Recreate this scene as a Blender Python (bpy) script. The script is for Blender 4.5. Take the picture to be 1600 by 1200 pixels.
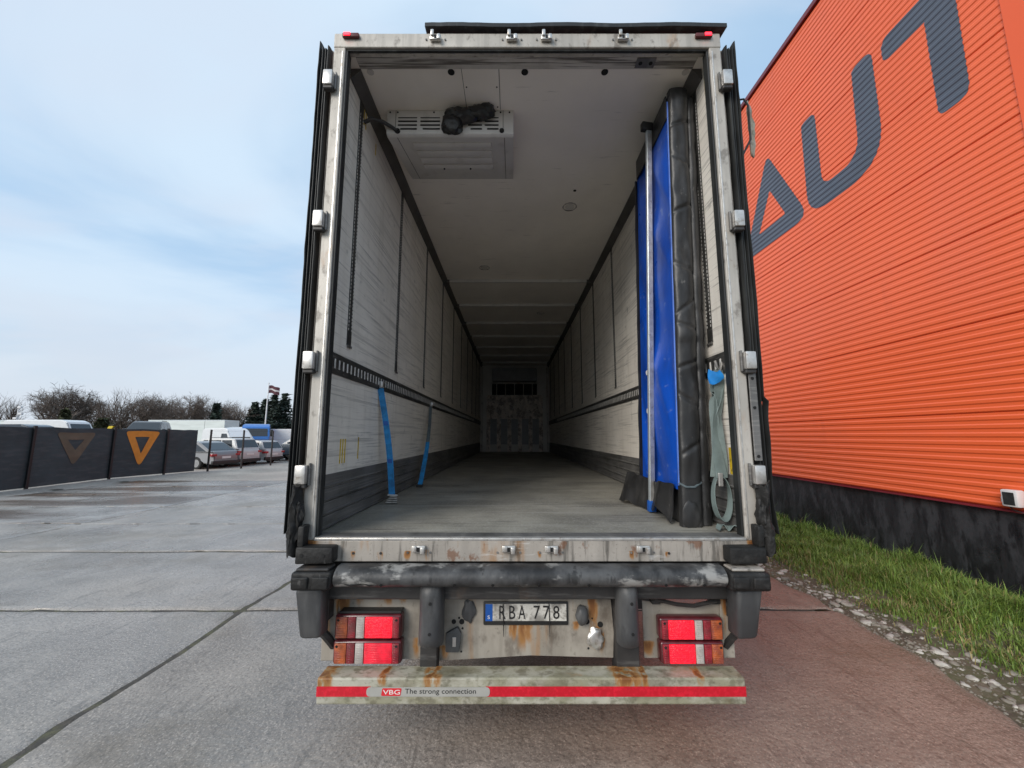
import bpy, bmesh, math, random
from mathutils import Vector, Matrix, noise
R = math.radians
random.seed(7)
for o in list(bpy.data.objects): bpy.data.objects.remove(o)
S = bpy.context.scene
C = S.collection

# ------------------------------------------------------------------ camera
CAM_H = 1.7
cd = bpy.data.cameras.new('camera'); cam = bpy.data.objects.new('camera', cd); C.objects.link(cam)
cd.sensor_width = 36; cd.lens = 610 / 1600 * 36; cd.clip_start = .05; cd.clip_end = 3000
cam.location = (0, 0, CAM_H); cam.rotation_euler = (R(90) + math.atan(81 / 610), 0, 0)
S.camera = cam

# ------------------------------------------------------------------ sky, sun, exposure
SUN_EL, SUN_AZ = 29, 219            # azimuth clockwise from +Y
w = bpy.data.worlds.new('World'); S.world = w; w.use_nodes = True
nt = w.node_tree; nt.nodes.clear()
N = nt.nodes.new; L = nt.links.new
wo = N('ShaderNodeOutputWorld'); bg = N('ShaderNodeBackground'); bg.inputs[1].default_value = .1
sky = N('ShaderNodeTexSky'); sky.sky_type = 'NISHITA'; sky.sun_disc = False
sky.sun_elevation = R(SUN_EL); sky.sun_rotation = R(SUN_AZ); sky.air_density = 1.0; sky.dust_density = 1.5; sky.ozone_density = 1.2
tc = N('ShaderNodeTexCoord'); sx = N('ShaderNodeSeparateXYZ'); L(tc.outputs['Generated'], sx.inputs[0])
def wmath(op, a, b=None, clamp=False):
    m = N('ShaderNodeMath'); m.operation = op; m.use_clamp = clamp
    for i, q in enumerate((a, b)):
        if q is None: continue
        if isinstance(q, (int, float)): m.inputs[i].default_value = q
        else: L(q, m.inputs[i])
    return m.outputs[0]
zc = wmath('ADD', wmath('MAXIMUM', sx.outputs[2], 0.0), .16)
cx = N('ShaderNodeCombineXYZ'); L(wmath('DIVIDE', sx.outputs[0], zc), cx.inputs[0]); L(wmath('DIVIDE', sx.outputs[1], zc), cx.inputs[1])
def wnoise(scale, det, dist, off, stretch=(1, 1, 1)):
    mp = N('ShaderNodeMapping'); mp.inputs[1].default_value = off; mp.inputs[3].default_value = stretch
    L(cx.outputs[0], mp.inputs[0])
    n = N('ShaderNodeTexNoise'); n.inputs['Scale'].default_value = scale; n.inputs['Detail'].default_value = det
    n.inputs['Roughness'].default_value = .5; n.inputs['Distortion'].default_value = dist; L(mp.outputs[0], n.inputs['Vector'])
    return n.outputs['Fac']
def wramp(v, lo, hi, a=0., b=1.):
    m = N('ShaderNodeMapRange'); m.interpolation_type = 'SMOOTHSTEP'; L(v, m.inputs[0])
    for i, q in enumerate((lo, hi, a, b)): m.inputs[i + 1].default_value = q
    return m.outputs[0]
def wmix(f, a, b):
    m = N('ShaderNodeMix'); m.data_type = 'RGBA'
    if isinstance(f, float): m.inputs[0].default_value = f
    else: L(f, m.inputs[0])
    for i, q in ((6, a), (7, b)):
        if isinstance(q, tuple): m.inputs[i].default_value = q + (1,)
        else: L(q, m.inputs[i])
    return m.outputs[2]
thin = wmix(.72, sky.outputs[0], (2.95, 4.25, 5.65))                      # high thin veil over the blue
veil = wmix(wramp(wnoise(.8, 6, .7, (3.2, 1.4, 0), (.8, .9, 1)), .38, .62, 0., .85), thin, (4.05, 4.9, 5.75))
puff = wmix(wramp(wnoise(1.3, 6, .8, (7.7, 2.1, 0), (.7, 1, 1)), .46, .66, 0., .6), veil, (3.8, 4.35, 5.15))
low = wmix(wramp(sx.outputs[2], .0, .36, .9, 0.), puff, (4.0, 4.35, 4.8))   # the cloud deck closes towards the horizon
L(low, bg.inputs[0]); L(bg.outputs[0], wo.inputs[0])
sd = bpy.data.lights.new('sun', 'SUN'); sun = bpy.data.objects.new('sun', sd); C.objects.link(sun)
sd.energy = 1.5; sd.angle = R(32); sd.color = (1, .94, .86)
sdir = Vector((math.sin(R(SUN_AZ)) * math.cos(R(SUN_EL)), math.cos(R(SUN_AZ)) * math.cos(R(SUN_EL)), math.sin(R(SUN_EL))))
sun.rotation_euler = sdir.to_track_quat('Z', 'Y').to_euler(); sun.location = sdir * 60
S.view_settings.view_transform = 'Standard'; S.view_settings.look = 'None'; S.view_settings.gamma = 1
S.view_settings.exposure = .82; S.view_settings.use_curve_mapping = False
S.render.engine = 'CYCLES'
S.cycles.max_bounces = 10; S.cycles.diffuse_bounces = 7

# ------------------------------------------------------------------ materials
MATS = {}
def M(name, col, rough=.6, metal=0., var=.12, scale=5., bump=0., bscale=60., layers=(), rvar=0., rscale=1.2, spec=.5, emit=None, coat=0., alpha=1., spots=()):
    """Principled surface. layers: (colour, (sx,sy,sz) noise scale, lo, hi, amount[, roughness])."""
    if name in MATS: return MATS[name]
    m = bpy.data.materials.new(name); m.use_nodes = True; t = m.node_tree; b = t.nodes['Principled BSDF']
    N = t.nodes.new; L = t.links.new
    geo = N('ShaderNodeNewGeometry')
    def nz(sc, det=4., rough=.55):
        mp = N('ShaderNodeMapping'); mp.inputs[3].default_value = sc if isinstance(sc, tuple) else (sc, sc, sc)
        mp.inputs[1].default_value = (random.random() * 9, random.random() * 9, random.random() * 9)
        L(geo.outputs['Position'], mp.inputs[0])
        n = N('ShaderNodeTexNoise'); n.inputs['Scale'].default_value = 1; n.inputs['Detail'].default_value = det; n.inputs['Roughness'].default_value = rough
        L(mp.outputs[0], n.inputs[0]); return n.outputs[0]
    def rng(v, lo, hi, a, c):
        r = N('ShaderNodeMapRange'); r.interpolation_type = 'SMOOTHSTEP'; L(v, r.inputs[0])
        for i, q in enumerate((lo, hi, a, c)): r.inputs[i + 1].default_value = q
        return r.outputs[0]
    def mix(f, a, c):
        x = N('ShaderNodeMix'); x.data_type = 'RGBA'; L(f, x.inputs[0])
        for i, q in ((6, a), (7, c)):
            if isinstance(q, tuple): x.inputs[i].default_value = q + (1,)
            else: L(q, x.inputs[i])
        return x.outputs[2]
    d = tuple(max(0, q * (1 - var)) for q in col); l = tuple(min(1, q * (1 + var)) for q in col)
    out = mix(rng(nz(scale), .3, .7, 0, 1), d, l)
    ro = None
    if rvar: ro = rng(nz(rscale), .35, .65, max(.03, rough - rvar), min(1, rough + rvar))
    for ly in layers:
        f = rng(nz(ly[1], 5., .6), ly[2] - .055, ly[3] - .055, 0, ly[4]); out = mix(f, out, ly[0])
        if len(ly) > 5:
            x = N('ShaderNodeMix'); L(f, x.inputs[0]); x.inputs[3].default_value = ly[5]
            if ro is None: x.inputs[2].default_value = rough
            else: L(ro, x.inputs[2])
            ro = x.outputs[0]
    if spots:
        sp = N('ShaderNodeSeparateXYZ'); L(geo.outputs['Position'], sp.inputs[0]); acc = None; wob = nz((9, 9, 9))
        def mt(op, a, c):
            q = N('ShaderNodeMath'); q.operation = op
            for i, v in enumerate((a, c)):
                if v is None: continue
                if isinstance(v, (int, float)): q.inputs[i].default_value = v
                else: L(v, q.inputs[i])
            return q.outputs[0]
        wx = mt('MULTIPLY_ADD', wob, .05); wx.node.inputs[2].default_value = -.025; xx = mt('ADD', sp.outputs[0], wx)
        for x0, zt, w_, ln in spots:
            fx = rng(mt('ABSOLUTE', mt('SUBTRACT', xx, x0), None), w_ * .25, w_, 1, 0); fz = rng(mt('SUBTRACT', zt, sp.outputs[2]), 0, ln, 1, 0); fu = rng(mt('SUBTRACT', sp.outputs[2], zt), 0, w_ * .4, 1, 0)
            f = mt('MULTIPLY', mt('MULTIPLY', fx, fz), fu); acc = f if acc is None else mt('MAXIMUM', acc, f)
        st = rng(nz((24, 24, 7), 6.), .34, .60, .1, 1); acc = mt('MULTIPLY', acc, st)
        out = mix(rng(acc, .04, .55, 0, .9), out, RUST2); out = mix(rng(acc, .4, 1, 0, .85), out, RUST)
    L(out, b.inputs['Base Color']); b.inputs['Roughness'].default_value = rough; b.inputs['Metallic'].default_value = metal
    if ro is not None: L(ro, b.inputs['Roughness'])
    b.inputs['Specular IOR Level'].default_value = spec; b.inputs['Coat Weight'].default_value = coat; b.inputs['Alpha'].default_value = alpha
    if bump:
        bp = N('ShaderNodeBump'); bp.inputs['Strength'].default_value = bump; bp.inputs['Distance'].default_value = .01
        L(nz(bscale, 6.), bp.inputs['Height']); L(bp.outputs[0], b.inputs['Normal'])
    if emit:
        b.inputs['Emission Color'].default_value = emit[0] + (1,); b.inputs['Emission Strength'].default_value = emit[1]
    MATS[name] = m; return m

RUST = (.16, .055, .015); RUST2 = (.33, .15, .035); GRIME = (.055, .05, .042)
M('liner', (.84, .79, .71), .45, var=.06, scale=1.3, layers=[
    ((.30, .28, .25), (3, 1.0, 34), .56, .72, .45), ((.14, .13, .12), (4, 1.3, 75), .63, .72, .55),
    ((.5, .44, .36), (1, 9, .7), .55, .8, .35), ((.22, .21, .19), (9, 9, 9), .66, .8, .5), ((.60, .55, .48), (.9, .9, .9), .45, .75, .45)])
M('ceiling_skin', (.84, .79, .72), .4, var=.05, scale=1.1, layers=[((.66, .615, .55), (.9, .5, 1), .5, .78, .5), ((.2, .19, .17), (3, 26, 3), .68, .78, .35)])
M('ceiling_edge', (.50, .475, .44), .45, var=.1, scale=3, layers=[((.08, .07, .06), (1.6, 60, 40), .52, .64, .9), ((.25, .23, .2), (5, 5, 5), .5, .75, .5)])
M('trailer_floor', (.27, .255, .215), .55, var=.18, scale=3, bump=.35, bscale=55, rvar=.15, layers=[
    ((.14, .135, .12), (1.0, 3.0, 1), .5, .74, .7), ((.40, .385, .34), (70, 70, 70), .55, .72, .55), ((.07, .065, .06), (1.5, 26, 1), .62, .72, .6), ((.42, .40, .36), (.8, 14, 1), .6, .72, .4)])
M('kick_plate', (.155, .15, .145), .5, metal=.35, var=.2, scale=4, layers=[((.28, .27, .25), (6, 1.2, 70), .55, .7, .6), ((.05, .05, .045), (3, 2, 8), .55, .75, .6)], bump=.1)
M('cove', (.085, .08, .075), .5, var=.2, scale=6)
M('track', (.06, .058, .055), .45, metal=.4, var=.25, scale=9, layers=[((.25, .24, .22), (5, 5, 50), .6, .72, .5)])
M('slot', (.62, .60, .56), .5, var=.2, scale=15)
M('frame_metal', (.46, .43, .385), .5, metal=.15, var=.14, scale=3, bump=.08, bscale=80, layers=[
    ((.30, .28, .25), (18, 18, 1.2), .52, .72, .5), ((.16, .14, .12), (14, 14, 9), .60, .72, .7), ((.2, .17, .14), (60, 60, 25), .67, .74, .4), (RUST2, (3.5, 3.5, 1.4), .66, .77, .55)])
M('sill_metal', (.37, .335, .295), .5, spots=[(-.87, 1.068, .02, .07), (-.72, 1.066, .022, .06), (-.46, 1.075, .03, .08), (-.575, 1.07, .02, .06), (.15, 1.07, .014, .05), (.86, 1.066, .018, .05), (1.33, 1.12, .05, .1), (-1.12, 1.12, .06, .1), (.66, 1.07, .015, .06)], metal=.15, var=.12, scale=3, bump=.12, bscale=70, layers=[
    ((.28, .255, .225), (9, 9, 1.5), .5, .7, .55), (GRIME, (22, 22, 2.2), .58, .70, .65), (RUST, (9, 9, 6), .66, .73, .7), (RUST2, (4, 4, .9), .60, .72, .75), (GRIME, (60, 60, 60), .66, .74, .35), ((.60, .58, .55), (7, 30, 40), .66, .76, .5)])
M('zinc', (.58, .56, .53), .36, metal=.7, var=.15, scale=20, layers=[((.28, .22, .16), (30, 30, 30), .6, .75, .6)])
M('rubber', (.014, .0135, .013), .6, var=.3, scale=9, bump=.5, bscale=45, spec=.35, layers=[((.05, .048, .046), (9, 9, 16), .58, .76, .55), ((.13, .125, .12), (45, 45, 12), .67, .75, .4)])
M('seal_rubber', (.02, .021, .021), .5, spec=.35, var=.3, scale=5, layers=[((.07, .073, .07), (20, 20, 1.3), .56, .74, .6)])
M('buffer_rubber', (.022, .022, .023), .5, spec=.4, var=.2, scale=5, bump=.25, bscale=40, layers=[
    ((.10, .10, .1), (5, 5, 2.4), .44, .68, .8), ((.36, .35, .33), (4.6, 4.6, 10), .60, .70, .7), ((.02, .02, .02), (18, 18, 3), .62, .7, .8)])
M('buffer_plastic', (.05, .051, .053), .5, var=.15, scale=4, bump=.15, bscale=40, layers=[((.12, .12, .119), (9, 9, 2), .5, .74, .6), ((.03, .03, .03), (14, 14, 5), .64, .74, .6)])
M('black_steel', (.03, .028, .027), .55, var=.3, scale=6, layers=[((.1, .07, .05), (7, 7, 3), .6, .75, .5), ((.11, .105, .1), (4, 9, 30), .6, .72, .5)])
M('plate_paint', (.36, .325, .275), .55, spots=[(-.97, .80, .06, .18), (-.86, .82, .04, .12), (-.71, .81, .05, .10), (-.62, .80, .03, .08), (.07, .65, .055, .20), (.005, .64, .03, .12), (.46, .80, .04, .34), (.50, .62, .06, .18), (.36, .65, .03, .06), (-.40, .52, .05, .1), (-.53, .56, .045, .14), (.77, .54, .05, .1), (-1.05, .80, .04, .34), (1.21, .78, .04, .28)], var=.07, scale=2.5, bump=.05, layers=[
    ((.22, .195, .16), (7, 7, 1.0), .48, .72, .6), ((.12, .10, .08), (2.5, 2.5, 2.5), .54, .72, .55), (RUST2, (5.5, 5.5, .55), .64, .74, .5), ((.13, .115, .095), (35, 35, 35), .66, .74, .4), ((.07, .05, .035), (5, 5, 3), .62, .74, .6)])
M('underrun_paint', (.42, .40, .325), .5, spots=[(-1.0, .46, .10, .14), (-.42, .46, .07, .12), (.60, .46, .11, .13), (.98, .455, .03, .07), (-.68, .45, .03, .06), (.70, .46, .03, .12)], var=.09, scale=4, bump=.1, bscale=60, layers=[
    ((.24, .225, .14), (6, 9, 9), .45, .66, .75), ((.14, .12, .075), (3, 6, 6), .55, .72, .6), ((.10, .085, .05), (13, 18, 18), .58, .70, .55), ((.12, .115, .07), (20, 26, 26), .58, .74, .55), (RUST2, (3.1, 5, 2.6), .66, .78, .6), ((.08, .085, .05), (70, 90, 90), .66, .74, .4)])
M('red_tape', (.62, .012, .03), .35, var=.12, scale=8, layers=[((.45, .005, .015), (55, 10, 55), .45, .6, .6), ((.32, .05, .04), (6, 6, 6), .62, .8, .4)])
M('sticker_grey', (.36, .35, .32), .5, var=.08)
M('black_print', (.012, .012, .012), .5, var=.1)
M('white_print', (.75, .73, .7), .5, var=.05)
M('red_print', (.62, .02, .03), .5, var=.05)
M('plate_face', (.60, .58, .53), .4, var=.08, scale=9, layers=[((.12, .11, .1), (7, 7, 7), .50, .68, .75), ((.25, .23, .2), (60, 60, 60), .56, .7, .7)])
M('plate_blue', (.01, .09, .38), .4, var=.15, scale=20)
M('lens_red', (.26, .02, .03), .22, var=.35, scale=22, coat=.4, layers=[((.13, .05, .045), (11, 11, 11), .5, .75, .6)])
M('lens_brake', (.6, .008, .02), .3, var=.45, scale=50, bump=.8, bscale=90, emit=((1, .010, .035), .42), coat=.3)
M('lens_brake_dim', (.5, .015, .035), .3, var=.3, scale=25, emit=((1, .010, .035), .2), coat=.3, layers=[((.2, .04, .05), (20, 20, 20), .55, .75, .5)])
M('lens_amber', (.40, .095, .03), .25, var=.3, scale=25, coat=.4, layers=[((.22, .05, .045), (15, 15, 15), .47, .66, .7)])
M('lens_clear', (.44, .40, .37), .3, var=.2, scale=25, coat=.3)
M('lens_housing', (.10, .015, .02), .3, var=.3, scale=20, coat=.3)
M('marker_lit', (.8, .02, .03), .3, emit=((1, .02, .04), 2.0))
M('red_dark', (.09, .012, .012), .5, var=.2)
M('blue_tarp', (.005, .08, .50), .36, var=.12, scale=2.2, bump=.25, bscale=6, rvar=.1, layers=[((.002, .035, .24), (2.5, 2.2, 1.1), .48, .72, .7), ((.22, .29, .52), (4, 7, 16), .66, .76, .5)])
M('tarp_piping', (.09, .18, .55), .4, var=.2, scale=9)
M('black_vinyl', (.02, .0195, .0195), .42, var=.2, scale=5, bump=.4, bscale=10, layers=[((.075, .072, .07), (6, 6, 2.6), .57, .77, .6), ((.2, .19, .18), (25, 25, 10), .70, .77, .5)])
M('alu', (.52, .56, .58), .35, metal=.6, var=.1, scale=10, layers=[((.25, .25, .25), (20, 20, 3), .62, .75, .5)])
M('blue_strap', (.012, .20, .46), .6, var=.2, scale=25, bump=.15, bscale=200, layers=[((.005, .07, .17), (12, 12, 8), .58, .72, .6)])
M('strap_dirty', (.09, .115, .125), .7, var=.2, scale=20)
M('grey_strap', (.17, .215, .205), .75, var=.18, scale=10, bump=.15, bscale=150)
M('blue_scrap', (.02, .24, .66), .45, var=.15, scale=10)
M('yellow_mark', (.58, .40, .02), .5, var=.15, scale=15, layers=[((.12, .09, .02), (60, 60, 26), .6, .66, .8)])
M('unit_white', (.62, .60, .57), .38, var=.05, scale=4, layers=[((.36, .33, .3), (8, 5, 5), .58, .78, .4)])
M('void', (.006, .006, .006), .8, var=.1)
M('black_tape', (.010, .010, .010), .33, var=.3, scale=30, bump=.6, bscale=30)
M('bulkhead', (.58, .55, .51), .5, var=.1, scale=2)
M('scuffed_plate', (.62, .53, .46), .5, metal=.0, var=.3, scale=5, layers=[((.16, .11, .085), (7, 7, 5), .52, .64, .75), ((.65, .6, .56), (22, 22, 22), .56, .66, .6)])
M('grey_panel', (.26, .26, .27), .5, var=.1)
M('trailer_skin', (.30, .03, .03), .4, var=.08)
M('tyre', (.02, .02, .02), .8, var=.2); M('rim', (.35, .35, .35), .4, metal=.6)
# outside
M('orange_panel', (.86, .145, .045), .34, var=.03, scale=.5, layers=[((.78, .15, .07), (.7, .7, .25), .5, .8, .35), ((.62, .10, .04), (3, 3, .5), .64, .8, .25)])
M('orange_trim', (.86, .12, .028), .4, var=.03, scale=.5)
M('red_flashing', (.16, .018, .025), .4, var=.1)
M('slate_letter', (.085, .10, .13), .45, var=.08, scale=1.5)
M('bitumen', (.020, .021, .024), .42, var=.25, scale=2, bump=.4, bscale=24, rvar=.15, layers=[((.05, .052, .058), (6, 6, 2.2), .5, .66, .8), ((.008, .008, .01), (11, 11, 3.5), .55, .68, .8)])
CONC = dict(bump=.9, bscale=34, rvar=.17, rscale=.75)
def conc(name, col, red):
    sp = tuple(min(1, q * 1.75) for q in col); dk = tuple(q * .55 for q in col); lt = tuple(q * 1.3 for q in col)
    return M(name, col, .34, var=.16, scale=1.6, layers=[(dk, (.9, .55, 1), .5, .72, .5, .2), (lt, (2.2, .8, 1), .55, .8, .5), (dk, (5, 14, 1), .60, .75, .4),
        (sp, (95, 95, 95), .60, .68, .8), (tuple(q * .4 for q in col), (60, 60, 60), .60, .70, .65), (tuple(q * .5 for q in col), (16, 2.2, 1), .62, .74, .5), (tuple(q * .6 for q in col), (26, 26, 26), .60, .72, .45), ((.13, .10, .06), (.5, .9, 1), .58, .72, .35)], **CONC)
conc('concrete_grey', (.315, .285, .252), 0); conc('concrete_mid', (.28, .25, .22), 0); conc('concrete_red', (.235, .145, .128), 1)
conc('concrete_brown', (.33, .31, .285), 0)
def brown_wet(m):
    t = m.node_tree; N = t.nodes.new; L = t.links.new; b = t.nodes['Principled BSDF']; src = b.inputs['Base Color'].links[0].from_socket; rsrc = b.inputs['Roughness'].links[0].from_socket
    g = N('ShaderNodeNewGeometry'); mp = N('ShaderNodeMapping'); mp.inputs[3].default_value = (.16, .75, 1); L(g.outputs['Position'], mp.inputs[0])
    n = N('ShaderNodeTexNoise'); n.inputs['Scale'].default_value = 1; n.inputs['Detail'].default_value = 5; L(mp.outputs[0], n.inputs[0])
    r = N('ShaderNodeMapRange'); r.interpolation_type = 'SMOOTHSTEP'; L(n.outputs[0], r.inputs[0]); r.inputs[1].default_value = .40; r.inputs[2].default_value = .58
    x = N('ShaderNodeMix'); x.data_type = 'RGBA'; L(r.outputs[0], x.inputs[0]); L(src, x.inputs[6]); x.inputs[7].default_value = (.15, .115, .09, 1); L(x.outputs[2], b.inputs['Base Color'])
    y = N('ShaderNodeMix'); L(r.outputs[0], y.inputs[0]); L(rsrc, y.inputs[2]); y.inputs[3].default_value = .22; L(y.outputs[0], b.inputs['Roughness'])
brown_wet(MATS['concrete_brown'])
M('joint_dirt', (.07, .06, .048), .8, var=.4, scale=12, bump=.6, bscale=60, layers=[((.12, .12, .055), (5, 5, 5), .52, .66, .6), ((.05, .045, .04), (14, 14, 14), .5, .62, .7)])
M('gravel', (.30, .275, .24), .75, var=.25, scale=.6, bump=.6, bscale=26, layers=[((.55, .52, .47), (18, 18, 18), .58, .68, .6), ((.14, .12, .10), (9, 9, 9), .6, .72, .5), ((.36, .30, .26), (.35, .2, 1), .5, .7, .6)])
M('soil', (.10, .08, .052), .8, var=.35, scale=3, bump=.8, bscale=30, layers=[((.075, .085, .03), (4, 4, 4), .5, .65, .7), ((.17, .14, .10), (30, 30, 30), .55, .7, .6)])
M('asphalt', (.05, .05, .052), .5, var=.2, scale=.4, bump=.2, bscale=30, rvar=.15)
M('field', (.10, .095, .06), .9, var=.3, scale=.2, layers=[((.07, .06, .04), (.12, .12, .1), .5, .7, .7)])
for i, cc in enumerate(((.30, .27, .225), (.44, .41, .36), (.20, .175, .14))): M('stone%d' % i, cc, .65, var=.25, scale=18, bump=.3, bscale=60)
for i, cc in enumerate(((.115, .19, .028), (.165, .235, .042), (.08, .135, .024), (.26, .21, .085))): M('grass%d' % i, cc, .55, var=.3, scale=3)
M('fence_cloth', (.032, .046, .052), .7, var=.15, scale=1.5, layers=[((.065, .075, .08), (2, 2, 9), .5, .75, .6)])
M('post_black', (.008, .008, .009), .5)
M('logo_orange', (.62, .235, .03), .6, var=.1, scale=3); M('logo_faded', (.115, .088, .058), .7, var=.12, scale=3)
M('bark', (.085, .068, .055), .9, var=.3, scale=3); M('bark_dark', (.06, .05, .043), .9, var=.3, scale=3); M('birch_bark', (.42, .40, .36), .8, var=.3, scale=2)
M('twig', (.11, .085, .07), .9, var=.3, scale=1); M('thicket', (.105, .078, .058), .95, var=.3, scale=.3)
M('needles', (.022, .036, .026), .8, var=.4, scale=.8); M('evergreen', (.045, .05, .02), .8, var=.3, scale=.8)
M('car_silver', (.50, .50, .49), .34, metal=.1, var=.03, coat=.15); M('car_grey', (.20, .20, .205), .34, metal=.1, var=.03, coat=.6); M('car_blue', (.025, .04, .06), .25, metal=.3, var=.05, coat=.6)
M('car_black', (.02, .021, .023), .25, coat=.6); M('car_white', (.72, .73, .73), .3, var=.03, coat=.4); M('truck_blue', (.02, .15, .48), .3, var=.05, coat=.5)
M('glass_dark', (.02, .024, .028), .08, var=.1, spec=.8); M('trim_black', (.018, .018, .018), .5); M('car_lamp', (.34, .015, .02), .2, coat=.5)
M('yellow_paint', (.62, .47, .02), .45); M('box_white', (.66, .71, .68), .45, var=.04, scale=.4, layers=[((.5, .54, .51), (.5, .5, 3), .5, .75, .4)])
M('flag_dark', (.075, .022, .032), .8, var=.1); M('flag_white', (.5, .48, .48), .8, var=.05); M('pole_white', (.72, .72, .72), .4, var=.03)
M('lamp_white', (.68, .68, .68), .35, var=.03); M('lamp_glass', (.03, .034, .035), .12, var=.2, scale=30)

# ------------------------------------------------------------------ mesh helpers
class MB:
    """collects geometry in world coordinates, links it as ONE mesh object"""
    def __init__(s): s.b = bmesh.new()
    def face(s, pts):
        try: return s.b.faces.new([s.b.verts.new(p) for p in pts])
        except ValueError: return None
    def box(s, x0, x1, y0, y1, z0, z1, bev=0., seg=2, mat=None):
        v = [s.b.verts.new((x, y, z)) for x in (x0, x1) for y in (y0, y1) for z in (z0, z1)]
        fs = [s.b.faces.new([v[i] for i in q]) for q in ((0, 1, 3, 2), (4, 6, 7, 5), (0, 4, 5, 1), (2, 3, 7, 6), (0, 2, 6, 4), (1, 5, 7, 3))]
        if bev: 
            es = list({e for f in fs for e in f.edges})
            r = bmesh.ops.bevel(s.b, geom=es, offset=bev, segments=seg, affect='EDGES', profile=.5, clamp_overlap=True)
            if mat is not None: v = list({q for f in r['faces'] for q in f.verts} | {q for f in fs if f.is_valid for q in f.verts})
        if mat is not None:
            for q in v:
                if q.is_valid: q.co = mat @ q.co
        return s
    def prism(s, pts, axis, a, b, bev=0., seg=2):
        """2D polygon pts extruded from a to b along axis: 'x' -> (y,z), 'y' -> (x,z), 'z' -> (x,y)"""
        f = {'x': lambda p, t: (t, p[0], p[1]), 'y': lambda p, t: (p[0], t, p[1]), 'z': lambda p, t: (p[0], p[1], t)}[axis]
        A = [s.b.verts.new(f(p, a)) for p in pts]; B = [s.b.verts.new(f(p, b)) for p in pts]; n = len(pts)
        fs = [s.b.faces.new(A[::-1]), s.b.faces.new(B)]
        for i in range(n): fs.append(s.b.faces.new((A[i], A[(i + 1) % n], B[(i + 1) % n], B[i])))
        if bev: bmesh.ops.bevel(s.b, geom=list({e for q in fs for e in q.edges}), offset=bev, segments=seg, affect='EDGES', profile=.5, clamp_overlap=True)
        return s
    def tube(s, path, r, n=8, cap=True, flat=None):
        path = [Vector(p) for p in path]; rs = r if isinstance(r, (list, tuple)) else [r] * len(path); rings = []
        for i, p in enumerate(path):
            d = (path[min(i + 1, len(path) - 1)] - path[max(i - 1, 0)]).normalized()
            u = d.orthogonal() if i == 0 else (u - d * u.dot(d))
            if u.length < 1e-5: u = d.orthogonal()
            u.normalize(); q = d.cross(u)
            rings.append([s.b.verts.new(p + (u * math.cos(2 * math.pi * k / n) + q * math.sin(2 * math.pi * k / n)) * rs[i]) for k in range(n)])
        for a, c in zip(rings, rings[1:]):
            for k in range(n): s.b.faces.new((a[k], a[(k + 1) % n], c[(k + 1) % n], c[k]))
        if cap and n > 2: s.b.faces.new(rings[0][::-1]); s.b.faces.new(rings[-1])
        return s
    def ribbon(s, path, wdir, width, thick=.003):
        """strap: path points, per-point width vectors"""
        path = [Vector(p) for p in path]; ws = [Vector(q).normalized() for q in wdir] if isinstance(wdir, list) else [Vector(wdir).normalized()] * len(path); rings = []
        for i, p in enumerate(path):
            d = (path[min(i + 1, len(path) - 1)] - path[max(i - 1, 0)]).normalized(); n = d.cross(ws[i])
            if n.length < 1e-4: n = d.orthogonal()
            n.normalize(); h = ws[i] * width / 2; k = n * thick / 2
            rings.append([s.b.verts.new(q) for q in (p - h - k, p + h - k, p + h + k, p - h + k)])
        for a, c in zip(rings, rings[1:]):
            for k in range(4): s.b.faces.new((a[k], a[(k + 1) % 4], c[(k + 1) % 4], c[k]))
        s.b.faces.new(rings[0][::-1]); s.b.faces.new(rings[-1]); return s
    def disc(s, c, nrm, r, t, n=16):
        c = Vector(c); nrm = Vector(nrm).normalized(); return s.tube([c, c + nrm * t], r, n)
    def grid(s, fn, nu, nv):
        vs = [[s.b.verts.new(fn(i / nu, j / nv)) for j in range(nv + 1)] for i in range(nu + 1)]
        for i in range(nu):
            for j in range(nv): s.b.faces.new((vs[i][j], vs[i + 1][j], vs[i + 1][j + 1], vs[i][j + 1]))
        return s
    def sheet(s, fn, nu, nv, off):
        """a closed thin sheet: fn(u,v) and the same shifted by vector off"""
        off = Vector(off); a = [[s.b.verts.new(fn(i / nu, j / nv)) for j in range(nv + 1)] for i in range(nu + 1)]
        c = [[s.b.verts.new(Vector(fn(i / nu, j / nv)) + off) for j in range(nv + 1)] for i in range(nu + 1)]
        for i in range(nu):
            for j in range(nv):
                s.b.faces.new((a[i][j], a[i + 1][j], a[i + 1][j + 1], a[i][j + 1])); s.b.faces.new((c[i][j], c[i][j + 1], c[i + 1][j + 1], c[i + 1][j]))
        for i in range(nu):
            s.b.faces.new((a[i][0], c[i][0], c[i + 1][0], a[i + 1][0])); s.b.faces.new((a[i][nv], a[i + 1][nv], c[i + 1][nv], c[i][nv]))
        for j in range(nv):
            s.b.faces.new((a[0][j], a[0][j + 1], c[0][j + 1], c[0][j])); s.b.faces.new((a[nu][j], c[nu][j], c[nu][j + 1], a[nu][j + 1]))
        return s
    def xf(s, mat):
        for v in s.b.verts: v.co = mat @ v.co
        return s
    def jitter(s, amp, sc):
        for v in s.b.verts: v.co += noise.noise_vector(v.co * sc) * amp
        return s
    def build(s, name, mat, parent=None, smooth=False):
        b = s.b; bmesh.ops.recalc_face_normals(b, faces=b.faces)
        xs = [v.co for v in b.verts]
        lo = Vector((min(p.x for p in xs), min(p.y for p in xs), min(p.z for p in xs))); hi = Vector((max(p.x for p in xs), max(p.y for p in xs), max(p.z for p in xs)))
        c = Vector(((lo.x + hi.x) / 2, (lo.y + hi.y) / 2, lo.z))
        for v in b.verts: v.co -= c
        me = bpy.data.meshes.new(name); b.to_mesh(me); b.free()
        if smooth:
            for p in me.polygons: p.use_smooth = True
            me.set_sharp_from_angle(angle=R(38))
        me.materials.append(MATS[mat]); o = bpy.data.objects.new(name, me); C.objects.link(o)
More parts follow.
